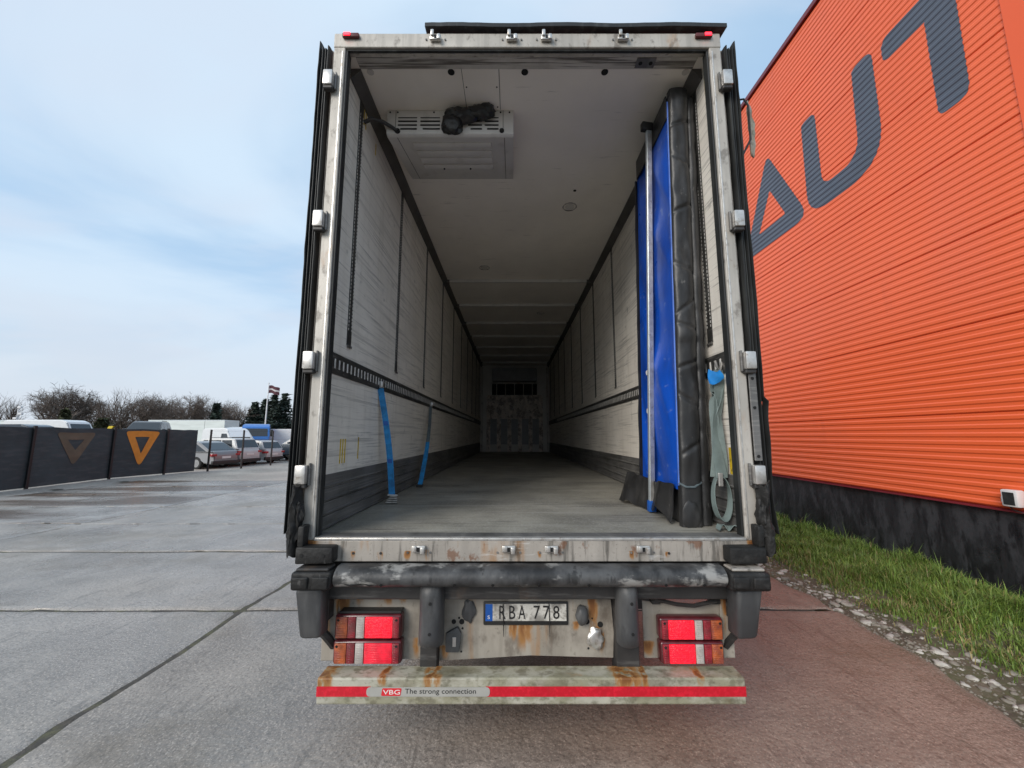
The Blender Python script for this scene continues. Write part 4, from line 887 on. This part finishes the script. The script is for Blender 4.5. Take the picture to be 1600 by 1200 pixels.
# ================================================================== YARD FENCE
fp = [(-15.55, 9.9), (-15.75, 12.94), (-16.1, 15.9), (-15.6, 17.8), (-15.25, 19.1)]
bp_ = [(-14.75, 19.3), (-14.3, 21.0), (-14.15, 23.3), (-14.1, 25.8), (-14.05, 28.3)]
fc = thing('screened_fence', (-15.7, 14.5, 0), 'fence hung with dark grey screening cloth printed with orange triangles', 'fence')
FH = 1.99
for x, y in fp[:4]: MB().box(x - .035 + .05, x + .035 + .05, y - .04, y + .04, -.05, FH + .04, .006, 1).build('post', 'post_black', fc)
cl = []
for i in range(4):
    a, b = Vector(fp[i]), Vector(fp[i + 1])
    def fn(u, v, a=a, b=b, i=i):
        p = a.lerp(b, u); n_ = Vector(((b - a).y, -(b - a).x)).normalized(); bl = noise.noise(Vector((u * 2.6, v * 2.2, i * 5))) * .05 * math.sin(math.pi * u) + .008 * math.sin(v * 30) * noise.noise(Vector((u * 4, v * 3, i)))
        return (p.x + n_.x * bl, p.y + n_.y * bl, .03 + (FH - .04 + .03 * noise.noise(Vector((u * 3, i, 0)))) * v)
    cl.append(MB().sheet(fn, 40, 30, (-.012, 0, 0)).build('screen_cloth', 'fence_cloth', fc, True)); cl[-1]['fn'] = 0
    FN = fn
    if i in (1, 2):
        c0, hw, top, bot = (.505, .255, 1.82, .62) if i == 1 else (.53, .33, 1.90, .36)
        O = rounded([(c0 - hw, top), (c0 + hw, top), (c0 + hw * .02, bot)], [.08, .08, .10], 5)
        Hh = [rounded([(c0 - hw * .46, top - .24), (c0 + hw * .42, top - .24), (c0 - hw * .0, bot + .60)], .015, 3)]
        sc_ = (b - a).length
        # work in metres so that corners stay round
        O = rounded([((c0 - hw) * sc_, top), ((c0 + hw) * sc_, top), ((c0 - hw * .03) * sc_, bot)], [.10, .10, .12], 6)
        Hh = [rounded([((c0 - hw * .44) * sc_, top - .25), ((c0 + hw * .40) * sc_, top - .25), ((c0 - hw * .02) * sc_, bot + .58)], .015, 3)]
        m = shape2d('l', None, None, O, Hh, None, 0)
        for k in range(1, 24):
            bmesh.ops.bisect_plane(m.b, geom=list(m.b.verts) + list(m.b.edges) + list(m.b.faces), plane_co=(0, k * .085, 0), plane_no=(0, 1, 0))
            bmesh.ops.bisect_plane(m.b, geom=list(m.b.verts) + list(m.b.edges) + list(m.b.faces), plane_co=(k * .13, 0, 0), plane_no=(1, 0, 0))
        for v in m.b.verts:
            q = fn(v.co.x / sc_, (v.co.y - .03) / (FH - .04)); v.co = Vector(q) + Vector((.012, -.006, 0))
        m.build('triangle_mark', 'logo_orange' if i == 2 else 'logo_faded', fc)
of = thing('mesh_fence', (-14.3, 24, 0), 'open fence of slim black posts and thin wires in front of the parked cars', 'fence')
for i, (x, y) in enumerate(bp_):
    MB().box(x - .035, x + .035, y - .035, y + .035, -.05, 2.0, .006, 1).build('post', 'post_black', of)
    if i:
        m = MB(); a, b = Vector(bp_[i - 1] + (0,)), Vector((x, y, 0))
        for k in range(5): m.tube([a + Vector((0, 0, .1 + k * .46)), b + Vector((0, 0, .1 + k * .46))], .0035, 4, False)
        m.build('wire_run', 'post_black', of)

# ================================================================== VEHICLES
TH = math.atan(81 / 610); 
def gx(u, Y): return (u - 800) / 610 * (Y * math.cos(TH) - 1.7 * math.sin(TH))
def wheel(parent, mt, x, y, r, wd):
    n = 20; pr = [(.62, -.5), (.9, -.5), (1, -.35), (1, .35), (.9, .5), (.62, .5)]
    m = MB(); rr = [[m.b.verts.new((x + a * r * math.cos(2 * math.pi * k / n), y + b * wd, r + a * r * math.sin(2 * math.pi * k / n))) for a, b in pr] for k in range(n)]
    for k in range(n):
        for q in range(5): m.b.faces.new((rr[k][q], rr[k][q + 1], rr[(k + 1) % n][q + 1], rr[(k + 1) % n][q]))
    wo_ = m.xf(mt).build('wheel', 'tyre', parent, True)
    m = MB().tube([(x, y - wd * .42, r), (x, y + wd * .42, r)], r * .63, 16); m.xf(mt).build('rim', 'rim', wo_, True)
def mirror_prism(m, pts, hw_fn, n=1):
    """side outline pts (x,z) lofted across: half width at each point from hw_fn(x,z)"""
    Lf = [m.b.verts.new((x, -hw_fn(x, z), z)) for x, z in pts]; Rg = [m.b.verts.new((x, hw_fn(x, z), z)) for x, z in pts]; k = len(pts)
    m.b.faces.new(Lf); m.b.faces.new(Rg[::-1])
    for i in range(k): m.b.faces.new((Lf[i], Lf[(i + 1) % k], Rg[(i + 1) % k], Rg[i]))
def car(name, u, Y, head, L_, Wd, Hh, paint, label, cat='car', z=0., estate=True, group=None):
    """head: heading in degrees, 0 = +X; local x forward"""
    loc = Vector((gx(u, Y), Y, z - .055)); mt = Matrix.Translation(loc) @ Matrix.Rotation(R(head), 4, 'Z')
    t = thing(name, loc, label, cat, group); h = L_ / 2; hw = Wd / 2; zb = Hh * .60; r = Hh * .225
    def bw(x, z):
        e = abs(x) / h; return hw * (1 - .10 * max(0, e - .7) / .3 * 1.6) * (.90 if z < .3 else 1 if z < zb - .12 else .96)
    arch = lambda xc: [(xc + r * 1.18 * math.cos(a), max(.22, r + r * 1.18 * math.sin(a))) for a in [math.pi * k / 8 for k in range(9)]]
    bottom = [(-h + .05, .24)] + [q for q in arch(-h * .60)[::-1]] + [q for q in arch(h * .62)[::-1]] + [(h - .08, .22)]
    body = bottom + [(h, .36), (h - .02, zb - .32), (h - .25, zb - .14), (h * .42, zb), (-h + .10, zb + .04), (-h, zb - .12), (-h + .0, .42)]
    m = MB(); mirror_prism(m, body, bw); bmesh.ops.bevel(m.b, geom=[e for e in m.b.edges if abs(e.verts[0].co.y + e.verts[1].co.y) > Wd * .5], offset=.05, segments=2, affect='EDGES', clamp_overlap=True)
    m.xf(mt).build('body', paint, t, True)
    gw = lambda x, z: hw * (.955 - .17 * max(0, min(1, (z - zb) / (Hh - zb))))
    rb = -h + .10; rt = -h + (.42 if estate else 1.05); ft, fb = h * .05, h * .47
    gh = [(rb, zb + .02), (fb, zb - .01), (ft, Hh - .05), (ft - .35, Hh), (rt + .3, Hh - .01), (rt, Hh - .05)]
    m = MB(); mirror_prism(m, gh, gw); bmesh.ops.bevel(m.b, geom=list(m.b.edges), offset=.035, segments=2, affect='EDGES', clamp_overlap=True); m.xf(mt).build('cabin', paint, t, True)
    # glass set on the cabin sides
    def sidewin(x0b, x1b, x0t, x1t):
        for s in (-1, 1):
            z0_, z1_ = zb + .06, Hh - .11; m = MB()
            pts = [(x0b, z0_), (x1b, z0_), (x1t, z1_), (x0t, z1_)]; m.face([(x, s * (gw(x, zz) + .006), zz) for x, zz in pts]); m.face([(x, s * (gw(x, zz) - .02), zz) for x, zz in pts][::-1])
            m.xf(mt).build('side_window', 'glass_dark', t)
    sp_ = (fb - rb); sidewin(rb + .30, rb + .30 + sp_ * .22, rt + .16, rb + .30 + sp_ * .24); sidewin(rb + .36 + sp_ * .22, rb + .30 + sp_ * .52, rb + .36 + sp_ * .24, rb + .28 + sp_ * .50); sidewin(rb + .36 + sp_ * .52, fb - .22, rb + .34 + sp_ * .50, ft - .10)
    for (xa, za), (xb_, zb_) in (((rb, zb + .02), (rt, Hh - .05)), ((fb, zb - .01), (ft, Hh - .05))):
        a_ = Vector((xa, 0, za)); b_ = Vector((xb_, 0, zb_)); sgn = -1 if xa < 0 else 1; nn = Vector((sgn * abs((b_ - a_).z), 0, abs((b_ - a_).x))).normalized()
        p0, p1 = a_.lerp(b_, .14), a_.lerp(b_, .90); m = MB()
        for off in (.006, -.02): m.face([tuple(p0 + nn * off + Vector((0, q * (gw(0, p0.z) - .09), 0))) for q in (-1, 1)] + [tuple(p1 + nn * off + Vector((0, q * (gw(0, p1.z) - .07), 0))) for q in (1, -1)])
        m.xf(mt).build('rear_window' if xa < 0 else 'windscreen', 'glass_dark', t)
    for s in (-1, 1):
        y0_, y1_ = sorted((s * hw * .62, s * hw * .965)); MB().box(-h - .012, -h + .22, y0_, y1_, zb - .20, zb - .07, .03, 2).xf(mt).build('tail_lamp', 'car_lamp', t, True)
        y0_, y1_ = sorted((s * hw * .55, s * hw * .93)); MB().box(h - .30, h - .03, y0_, y1_, zb - .36, zb - .22, .03, 2).xf(mt).build('headlamp', 'lens_clear', t, True)
        for xc in (-h * .60, h * .62): wheel(t, mt, xc, s * (hw - .12), r, .22)
        if estate: MB().tube([(rt + .25, s * hw * .70, Hh + .035), (ft - .4, s * hw * .70, Hh + .035)], .018, 6).xf(mt).build('roof_rail', 'trim_black', t)
        MB().box(ft + .35, ft + .5, min(s * hw * .98, s * (hw + .16)), max(s * hw * .98, s * (hw + .16)), zb + .04, zb + .18, .03, 2).xf(mt).build('mirror', paint, t, True)
    MB().box(-h - .03, -h + .1, -hw * .9, hw * .9, .25, .45, .03, 2).xf(mt).build('bumper', 'trim_black', t, True)
    MB().box(-h - .016, -h + .01, -.26, .26, zb - .32, zb - .21).xf(mt).build('number_plate', 'white_print', t)
    return t
G = 'cars parked behind the fence'
car('parked_car', 296, 21.8, 170, 4.6, 1.8, 1.47, 'car_grey', 'grey saloon car half hidden behind the end of the screening cloth', group=G, estate=False)
car('parked_car', 334, 23.6, 172, 4.7, 1.84, 1.62, 'car_silver', 'tall silver estate car with roof rails behind the mesh fence', group=G)
car('parked_car', 378, 25.6, 172, 4.6, 1.8, 1.46, 'car_silver', 'low silver estate car parked beside the dark blue van', group=G)
car('parked_van', 474, 28.5, 180, 4.9, 1.9, 1.95, 'car_blue', 'dark blue van parked beside the low silver estate car', 'van', group=G)
# raised dark car on a flatbed, behind the cloth fence
fb_ = thing('flatbed_trailer', (gx(222, 27), 27, -.055), 'flatbed with a yellow ramp carrying a dark off-road car behind the fence', 'flatbed')
x_, y_ = gx(222, 27), 27.
MB().box(x_ - 2.9, x_ + 2.6, y_ - 1.1, y_ + 1.1, .80, .95, .02, 1).build('deck', 'black_steel', fb_)
MB().prism([(x_ - 2.3, .951), (x_ - 2.05, .951), (x_ - 1.15, 2.34), (x_ - 1.45, 2.34)], 'y', y_ - 1.1, y_ - 1.0).build('ramp', 'yellow_paint', fb_)
for xx in (-1.6, 1.4):
    for s in (-1, 1): wheel(fb_, Matrix.Translation((x_ + xx, y_ + s * .9, -.055)), 0, 0, .4, .25)
car('off_road_car', 224, 27, -62, 4.2, 1.9, 1.75, 'car_black', 'dark off-road car standing raised on the flatbed above the fence', z=1.005)
def van(name, u, Y, head, L_, Hh, paint, label, boxy=False, cat='van'):
    loc = Vector((gx(u, Y), Y, -.055)); mt = Matrix.Translation(loc) @ Matrix.Rotation(R(head), 4, 'Z'); t = thing(name, loc, label, cat); h = L_ / 2; hw = 1.0
    w_ = lambda x, z: hw * (1 - .10 * max(0, min(1, (z - 1.4) / (Hh - 1.2))))
    pts = [(-h, .35), (h - .1, .30), (h, .55), (h - .05, 1.0), (h - .85, 1.35), (h - 1.55, Hh - .18), (h - 2.0, Hh), (-h + .15, Hh - .02), (-h, Hh - .2)]
    m = MB(); mirror_prism(m, pts, w_); bmesh.ops.bevel(m.b, geom=list(m.b.edges), offset=.07, segments=2, affect='EDGES', clamp_overlap=True); m.xf(mt).build('body', paint, t, True)
    m = MB(); a_, b_ = Vector((h - .90, 0, 1.40)), Vector((h - 1.48, 0, Hh - .30)); nn = Vector(((b_ - a_).z, 0, -(b_ - a_).x)).normalized()
    for off in (.012, -.03): m.face([tuple(a_ + nn * off + Vector((0, q * .82, 0))) for q in (-1, 1)] + [tuple(b_ + nn * off + Vector((0, q * .74, 0))) for q in (1, -1)])
    m.xf(mt).build('windscreen', 'glass_dark', t)
    for s in (-1, 1):
        m = MB(); q = [(h - 1.15, 1.35), (h - 2.3, 1.35), (h - 2.3, 1.95), (h - 1.55, 1.95)]; m.face([(x, s * (w_(x, z) + .008), z) for x, z in q]); m.face([(x, s * (w_(x, z) - .03), z) for x, z in q][::-1]); m.xf(mt).build('side_window', 'glass_dark', t)
        for xc in (-h * .55, h * .62): wheel(t, mt, xc, s * .86, .34, .24)
        MB().box(h - .5, h - .08, min(s * .6, s * .9), max(s * .6, s * .9), .85, 1.05, .04, 2).xf(mt).build('headlamp', 'lens_clear', t, True)
    return t
van('delivery_van', 84, 30, 5, 5.9, 2.95, 'car_white', 'white high roof delivery van behind the fence cloth')
van('panel_van', 30, 26.5, 8, 5.2, 2.52, 'car_blue', 'dark blue panel van in front of the white box lorry')
van('small_van', 357, 36, -25, 5.4, 2.45, 'car_white', 'white van with sloping nose between the white box trailer and silver cars')
van('white_minibus', 462, 44, 20, 5.2, 2.5, 'car_white', 'white minibus behind the dark blue van beside the flagpole')
def box_trailer(name, u0, u1, Y, top, label, cat):
    x0, x1 = gx(u0, Y), gx(u1, Y); t = thing(name, ((x0 + x1) / 2, Y, -.055), label, cat)
    MB().box(x0, x1, Y, Y + 2.5, .95, top, .03, 2).build('box_body', 'box_white', t)
    MB().box(x1 - 2.35, x1 - 2.33, Y - .008, Y - .001, 1.0, top - .05).build('panel_joint', 'trim_black', t); MB().box(x0, x1, Y - .012, Y - .001, top - .10, top - .02).build('top_rail', 'alu', t)
    MB().box(x0 + .3, x1 - .3, Y + .4, Y + 2.1, .7, .949).build('chassis', 'black_steel', t)
    for k in range(3):
        for s in (.25, 2.25): wheel(t, Matrix.Translation((x0 + 2 + k * 1.2, Y + s, -.055)), 0, 0, .48, .3)
    return t
box_trailer('box_trailer', 226, 347, 46, 3.55, 'long white box trailer parked behind the fence under the bare trees', 'trailer')
box_trailer('box_lorry', -40, 64, 34, 3.05, 'long white box lorry body beside the white delivery van', 'lorry')
def tractor(name, u, Y, head, paint, label, Hh=3.3):
    loc = Vector((gx(u, Y), Y, -.055)); mt = Matrix.Translation(loc) @ Matrix.Rotation(R(head), 4, 'Z'); t = thing(name, loc, label, 'lorry')
    pts = [(-.9, .9), (1.15, .5), (1.25, 1.1), (1.2, 1.75), (1.0, 2.6), (.55, Hh - .1), (-.75, Hh), (-.9, 2.6)]
    m = MB(); mirror_prism(m, pts, lambda x, z: 1.22 - .12 * max(0, z - 2.4)); bmesh.ops.bevel(m.b, geom=list(m.b.edges), offset=.06, segments=2, affect='EDGES', clamp_overlap=True); m.xf(mt).build('cab', paint, t, True)
    m = MB()
    for off in (.012, -.03): m.face([(1.215 + off, -1.05, 1.72), (1.215 + off, 1.05, 1.72), (1.03 + off, 1.0, 2.50), (1.03 + off, -1.0, 2.50)])
    m.xf(mt).build('windscreen', 'glass_dark', t)
    for s in (-1, 1):
        m = MB(); 
        for off in (.012, -.02): m.face([(1.0, s * (1.22 + off), 1.75), (.1, s * (1.22 + off), 1.75), (.1, s * (1.20 + off), 2.4), (.85, s * (1.20 + off), 2.4)])
        m.xf(mt).build('side_window', 'glass_dark', t); MB().box(1.05, 1.2, min(s * 1.25, s * 1.5), max(s * 1.25, s * 1.5), 1.7, 2.4, .04, 2).xf(mt).build('mirror', 'trim_black', t, True)
        for xc in (.6, -2.6): wheel(t, mt, xc, s * 1.0, .5, .3)
    MB().box(-3.4, .9, -.45, .45, .75, 1.0).xf(mt).build('chassis', 'black_steel', t); MB().box(1.2, 1.3, -1.15, 1.15, .45, .9, .04, 2).xf(mt).build('bumper', 'trim_black', t, True)
    return t
tractor('lorry_cab', 374, 44, -70, 'car_white', 'white lorry cab between the white van and the blue lorry cab', 2.75)
tractor('lorry_cab', 398, 41, -60, 'truck_blue', 'bright blue lorry cab behind the low silver estate car', 3.0)

# ================================================================== FLAGPOLE AND MAST
Yf = 50.; xf_ = gx(411, Yf)
fpo = thing('flagpole', (xf_, Yf, -.055), 'tall white flagpole among the parked lorries', 'flagpole')
MB().tube([(xf_, Yf, -.1), (xf_ + .05, Yf, 8.4)], [.10, .055], 10).build('pole', 'pole_white', fpo, True); MB().disc((xf_ + .05, Yf, 8.4), (0, 0, 1), .09, .1, 10).build('finial', 'pole_white', fpo, True)
fg = thing('flag', (xf_ + .1, Yf, 7.1), 'dark flag with a pale middle stripe flying from the white flagpole', 'flag')
for a, b, m_ in ((0, .40, 'flag_dark'), (.402, .60, 'flag_white'), (.602, 1, 'flag_dark')):
    MB().sheet(lambda u, v: (xf_ + .12 + 1.35 * u, Yf + .12 * math.sin(u * 7), 7.15 + 1.0 * (a + (b - a) * v) - .36 * u * u + .05 * math.sin(u * 8)), 14, 3, (0, .01, 0)).build('stripe', m_, fg, True)
Ym = 60.; xm = gx(19, Ym); ms = thing('light_mast', (xm, Ym, -.055), 'pale mast with floodlights and camera behind the fence', 'mast')
MB().tube([(xm, Ym, -.1), (xm, Ym, 6.0)], .07, 8).build('pole', 'pole_white', ms)
for dx, z in ((-.25, 4.2), (.45, 4.9), (.2, 5.9)): MB().box(xm + dx - .3, xm + dx + .3, Ym - .15, Ym + .15, z, z + .32, .05, 1).build('lamp_head', 'lamp_white', ms)

# ================================================================== TREES
class TB:
    def __init__(s): s.v = []; s.f = []
    def seg(s, p, q, r0, r1, n=3):
        d = (q - p); 
        if d.length < 1e-6: return
        d.normalize(); u = d.orthogonal().normalized(); w_ = d.cross(u); k = len(s.v)
        for c, r in ((p, r0), (q, r1)):
            for i in range(n): a = 2 * math.pi * i / n; s.v.append(c + (u * math.cos(a) + w_ * math.sin(a)) * r)
        for i in range(n): s.f.append((k + i, k + (i + 1) % n, k + n + (i + 1) % n, k + n + i))
    def mesh(s, name, mat):
        me = bpy.data.meshes.new(name); me.from_pydata([tuple(v) for v in s.v], [], s.f); me.materials.append(MATS[mat]); return me
def grow(tb, tw, rs, p, d, ln, r, lv, maxlv, spread, up):
    n = 4 if lv < 2 else 3; cur = p.copy(); dirn = d.copy(); tgt = tb if lv == 0 else tw
    kids = []
    for k in range(n):
        dirn = (dirn + Vector((rs.gauss(0, 1), rs.gauss(0, 1), rs.gauss(0, .6))) * .17 + Vector((0, 0, up * .06))).normalized()
        nx = cur + dirn * ln / n; ra, rb_ = r * (1 - .5 * k / n), r * (1 - .5 * (k + 1) / n); tgt.seg(cur, nx, ra, rb_, 6 if lv == 0 else 4 if lv < 3 else 3)
        cur = nx
        if lv < maxlv and (k > 0 or lv > 0):
            for _ in range(rs.choice((1, 2, 2) if lv < 3 else (1, 1, 2))): kids.append((cur.copy(), dirn.copy(), rb_))
    if lv < maxlv:
        for _ in range(2): kids.append((cur.copy(), dirn.copy(), r * .5))
        for c, dd, rr in kids:
            ax_ = Vector((rs.gauss(0, 1), rs.gauss(0, 1), rs.gauss(0, 1))).normalized(); nd = (Matrix.Rotation(rs.uniform(.5, 1) * spread, 3, dd.cross(ax_).normalized()) @ dd); nd.z += up * .15; nd.normalize()
            grow(tb, tw, rs, c, nd, ln * rs.uniform(.48, .74), max(.02, rr * rs.uniform(.6, .8)), lv + 1, maxlv, spread, up)
def tree_mesh(seed, h, tk, spread, up, maxlv, bark):
    rs = random.Random(seed); tb, tw = TB(), TB(); grow(tb, tw, rs, Vector((0, 0, 0)), Vector((0, 0, 1)), h * tk, h * .032, 0, maxlv, spread, up)
    zmax = max(v.z for v in tw.v); k = h / zmax
    for t in (tb, tw):
        t.v = [v * k for v in t.v]
    return tb.mesh('trunk', bark), tw.mesh('crown', 'twig')
OAK = [tree_mesh(31 + i, 13, .36, 1.15, .4, 4, 'bark_dark') for i in range(3)]
SLIM = [tree_mesh(51 + i, 13, .62, .75, .8, 3, 'bark') for i in range(3)]
BIRCH = [tree_mesh(71 + i, 13, .70, .6, 1.0, 3, 'birch_bark') for i in range(2)]
def tree(kind, i, u, Y, top_v, wide, label, name='bare_tree', rot=0.):
    h = (681 - top_v) / 610 * Y * 1.0 + 1.75; tm, cm = kind[i % len(kind)]; x = gx(u, Y); t = thing(name, (x, Y, -.08), label, 'tree', 'bare trees behind the car park')
    k = h / 13; t.scale = (k * wide, k * wide, k); t.rotation_euler.z = rot
    for nm, me in (('trunk', tm), ('crown', cm)):
        o = bpy.data.objects.new(nm, me); C.objects.link(o); o.parent = t; W[o] = W[t]
TREES = [(OAK, 0, 100, 88, 592, 1.15, 'broad spreading bare oak behind the white delivery van'), (OAK, 1, 62, 96, 604, 1.0, 'bare oak merging with the broad oak on its left side'),
    (OAK, 2, 206, 84, 609, .85, 'rounded bare oak standing apart behind the off-road car'), (SLIM, 0, 244, 92, 610, 1.1, 'slim bare tree behind the rear end of the white box trailer'),
    (OAK, 1, 287, 90, 612, .95, 'dense domed bare tree above the middle of the white box trailer'), (SLIM, 1, 268, 98, 612, 1.0, 'thin bare tree between the slim and the domed tree'),
    (OAK, 0, 313, 96, 620, .7, 'small bare tree on the right of the domed tree'), (SLIM, 2, 352, 95, 627, 1.2, 'light bare tree just right of the dark spruce'),
    (SLIM, 0, 374, 98, 630, 1.2, 'light bare tree left of the flagpole'), (BIRCH, 0, 137, 80, 622, 1.1, 'pale forked birch left of the olive bush'), (BIRCH, 1, 168, 84, 603, 1.0, 'tall pale birch right of the olive bush'),
    (BIRCH, 0, 24, 90, 618, .8, 'thin pale tree beside the light mast'), (SLIM, 1, 6, 92, 612, 1.0, 'thin bare tree behind the light mast'), (OAK, 2, 335, 104, 622, .9, 'bare tree behind the dark spruce'),
    (OAK, 2, 128, 99, 606, 1.0, 'bare oak behind the pale forked birch'), (OAK, 1, 222, 100, 615, 1.0, 'bare tree overlapping the rounded oak on its right side'), (SLIM, 2, 186, 101, 620, 1.2, 'slim bare tree between the tall birch and the rounded oak'),
    (OAK, 0, 258, 104, 616, .9, 'bare tree filling in behind the slim tree and the white box trailer'), (SLIM, 1, 300, 93, 613, 1.2, 'slim bare tree in front of the domed tree'), (SLIM, 0, 325, 97, 618, 1.2, 'slim bare tree left of the dark spruce'), (SLIM, 2, 366, 104, 624, 1.4, 'wide faint bare tree between the two light bare trees')]
for i, (k_, j, u, Y, tv, wd, lb_) in enumerate(TREES): tree(k_, j, u, Y, tv, wd, lb_, rot=i * 1.3)
def conifer(u, Y, top_v, wide, seed, label, mat='needles'):
    h = (681 - top_v) / 610 * Y + 1.75; x = gx(u, Y); rs = random.Random(seed); t = thing('spruce_tree', (x, Y, -.08), label, 'tree', 'evergreens behind the car park')
    MB().tube([(x, Y, -.1), (x, Y, h * .95)], [.16, .03], 6).build('trunk', 'bark_dark', t); vs, fs = [], []
    for i in range(5200):
        q = rs.random() ** 1.3; lay = math.floor(q * 17) / 17; z = h * (.10 + .9 * (lay + .4 * (q * 17 % 1) / 17)); r = wide * (1 - (z / h) ** 1.25) * rs.uniform(.15, 1.0) * (.86 + .14 * math.sin(seed + lay * 40)) + .06; a = rs.uniform(0, 6.28)
        c = Vector((x + r * math.cos(a), Y + r * math.sin(a), z - r * .22)); s_ = rs.uniform(.16, .44); k = len(vs)
        for _ in range(3): vs.append(tuple(c + Vector((rs.gauss(0, 1), rs.gauss(0, 1), rs.gauss(0, .55))) * s_))
        fs.append((k, k + 1, k + 2))
    me = bpy.data.meshes.new('crown'); me.from_pydata([tuple(Vector(v) - W[t]) for v in vs], [], fs); me.materials.append(MATS[mat]); o = bpy.data.objects.new('crown', me); C.objects.link(o); o.parent = t; W[o] = W[t]
conifer(333, 86, 630, 1.9, 4, 'dark spruce standing alone behind the right end of the white box trailer')
for i, (u, Y, tv, w_, lb_) in enumerate(((394, 98, 628, 4.2, 'shortest of the dark conifers, next to the light bare trees'), (410, 102, 623, 4.6, 'dark conifer directly behind the white flagpole'),
        (424, 96, 616, 4.8, 'dark pointed conifer under the flying flag, between two other conifers'), (440, 99, 614, 5.0, 'tallest dark conifer, partly hidden by the folded trailer door'))):
    conifer(u, Y, tv, w_, 10 + i, lb_)
conifer(155, 62, 656, 1.3, 30, 'low olive green bush between the two pale birches', 'evergreen')
conifer(95, 84, 640, 1.8, 31, 'small dull green spruce below the broad spreading oak', 'evergreen')
# brown thicket and undergrowth along the far side: one mass
rs = random.Random(99); tb = TB()
for i in range(15000):
    u = rs.uniform(-60, 480) if i < 9000 else rs.uniform(480, 950); Y = rs.uniform(100, 135); x = gx(u, Y); hh = (681 - (655 + 5 * math.sin(u * .021) - 7 * noise.noise(Vector((u * .03, 0, 0))))) / 610 * Y + 1.7; hh *= rs.uniform(.35, 1.08)
    p = Vector((x, Y, -.1)); q = p + Vector((rs.gauss(0, .5), rs.gauss(0, .5), hh)); tb.seg(p, q, rs.uniform(.03, .07), .012)
    for _ in range(3):
        k = rs.uniform(.3, .9); c = p.lerp(q, k); tb.seg(c, c + Vector((rs.gauss(0, .8), rs.gauss(0, .8), rs.uniform(.2, 1.2))), .025, .008)
me = tb.mesh('thicket', 'thicket'); o = bpy.data.objects.new('thicket', me); C.objects.link(o); W[o] = Vector(); tag(o, 'brown leafless undergrowth along the far edge of the car park', 'thicket', kind='stuff')
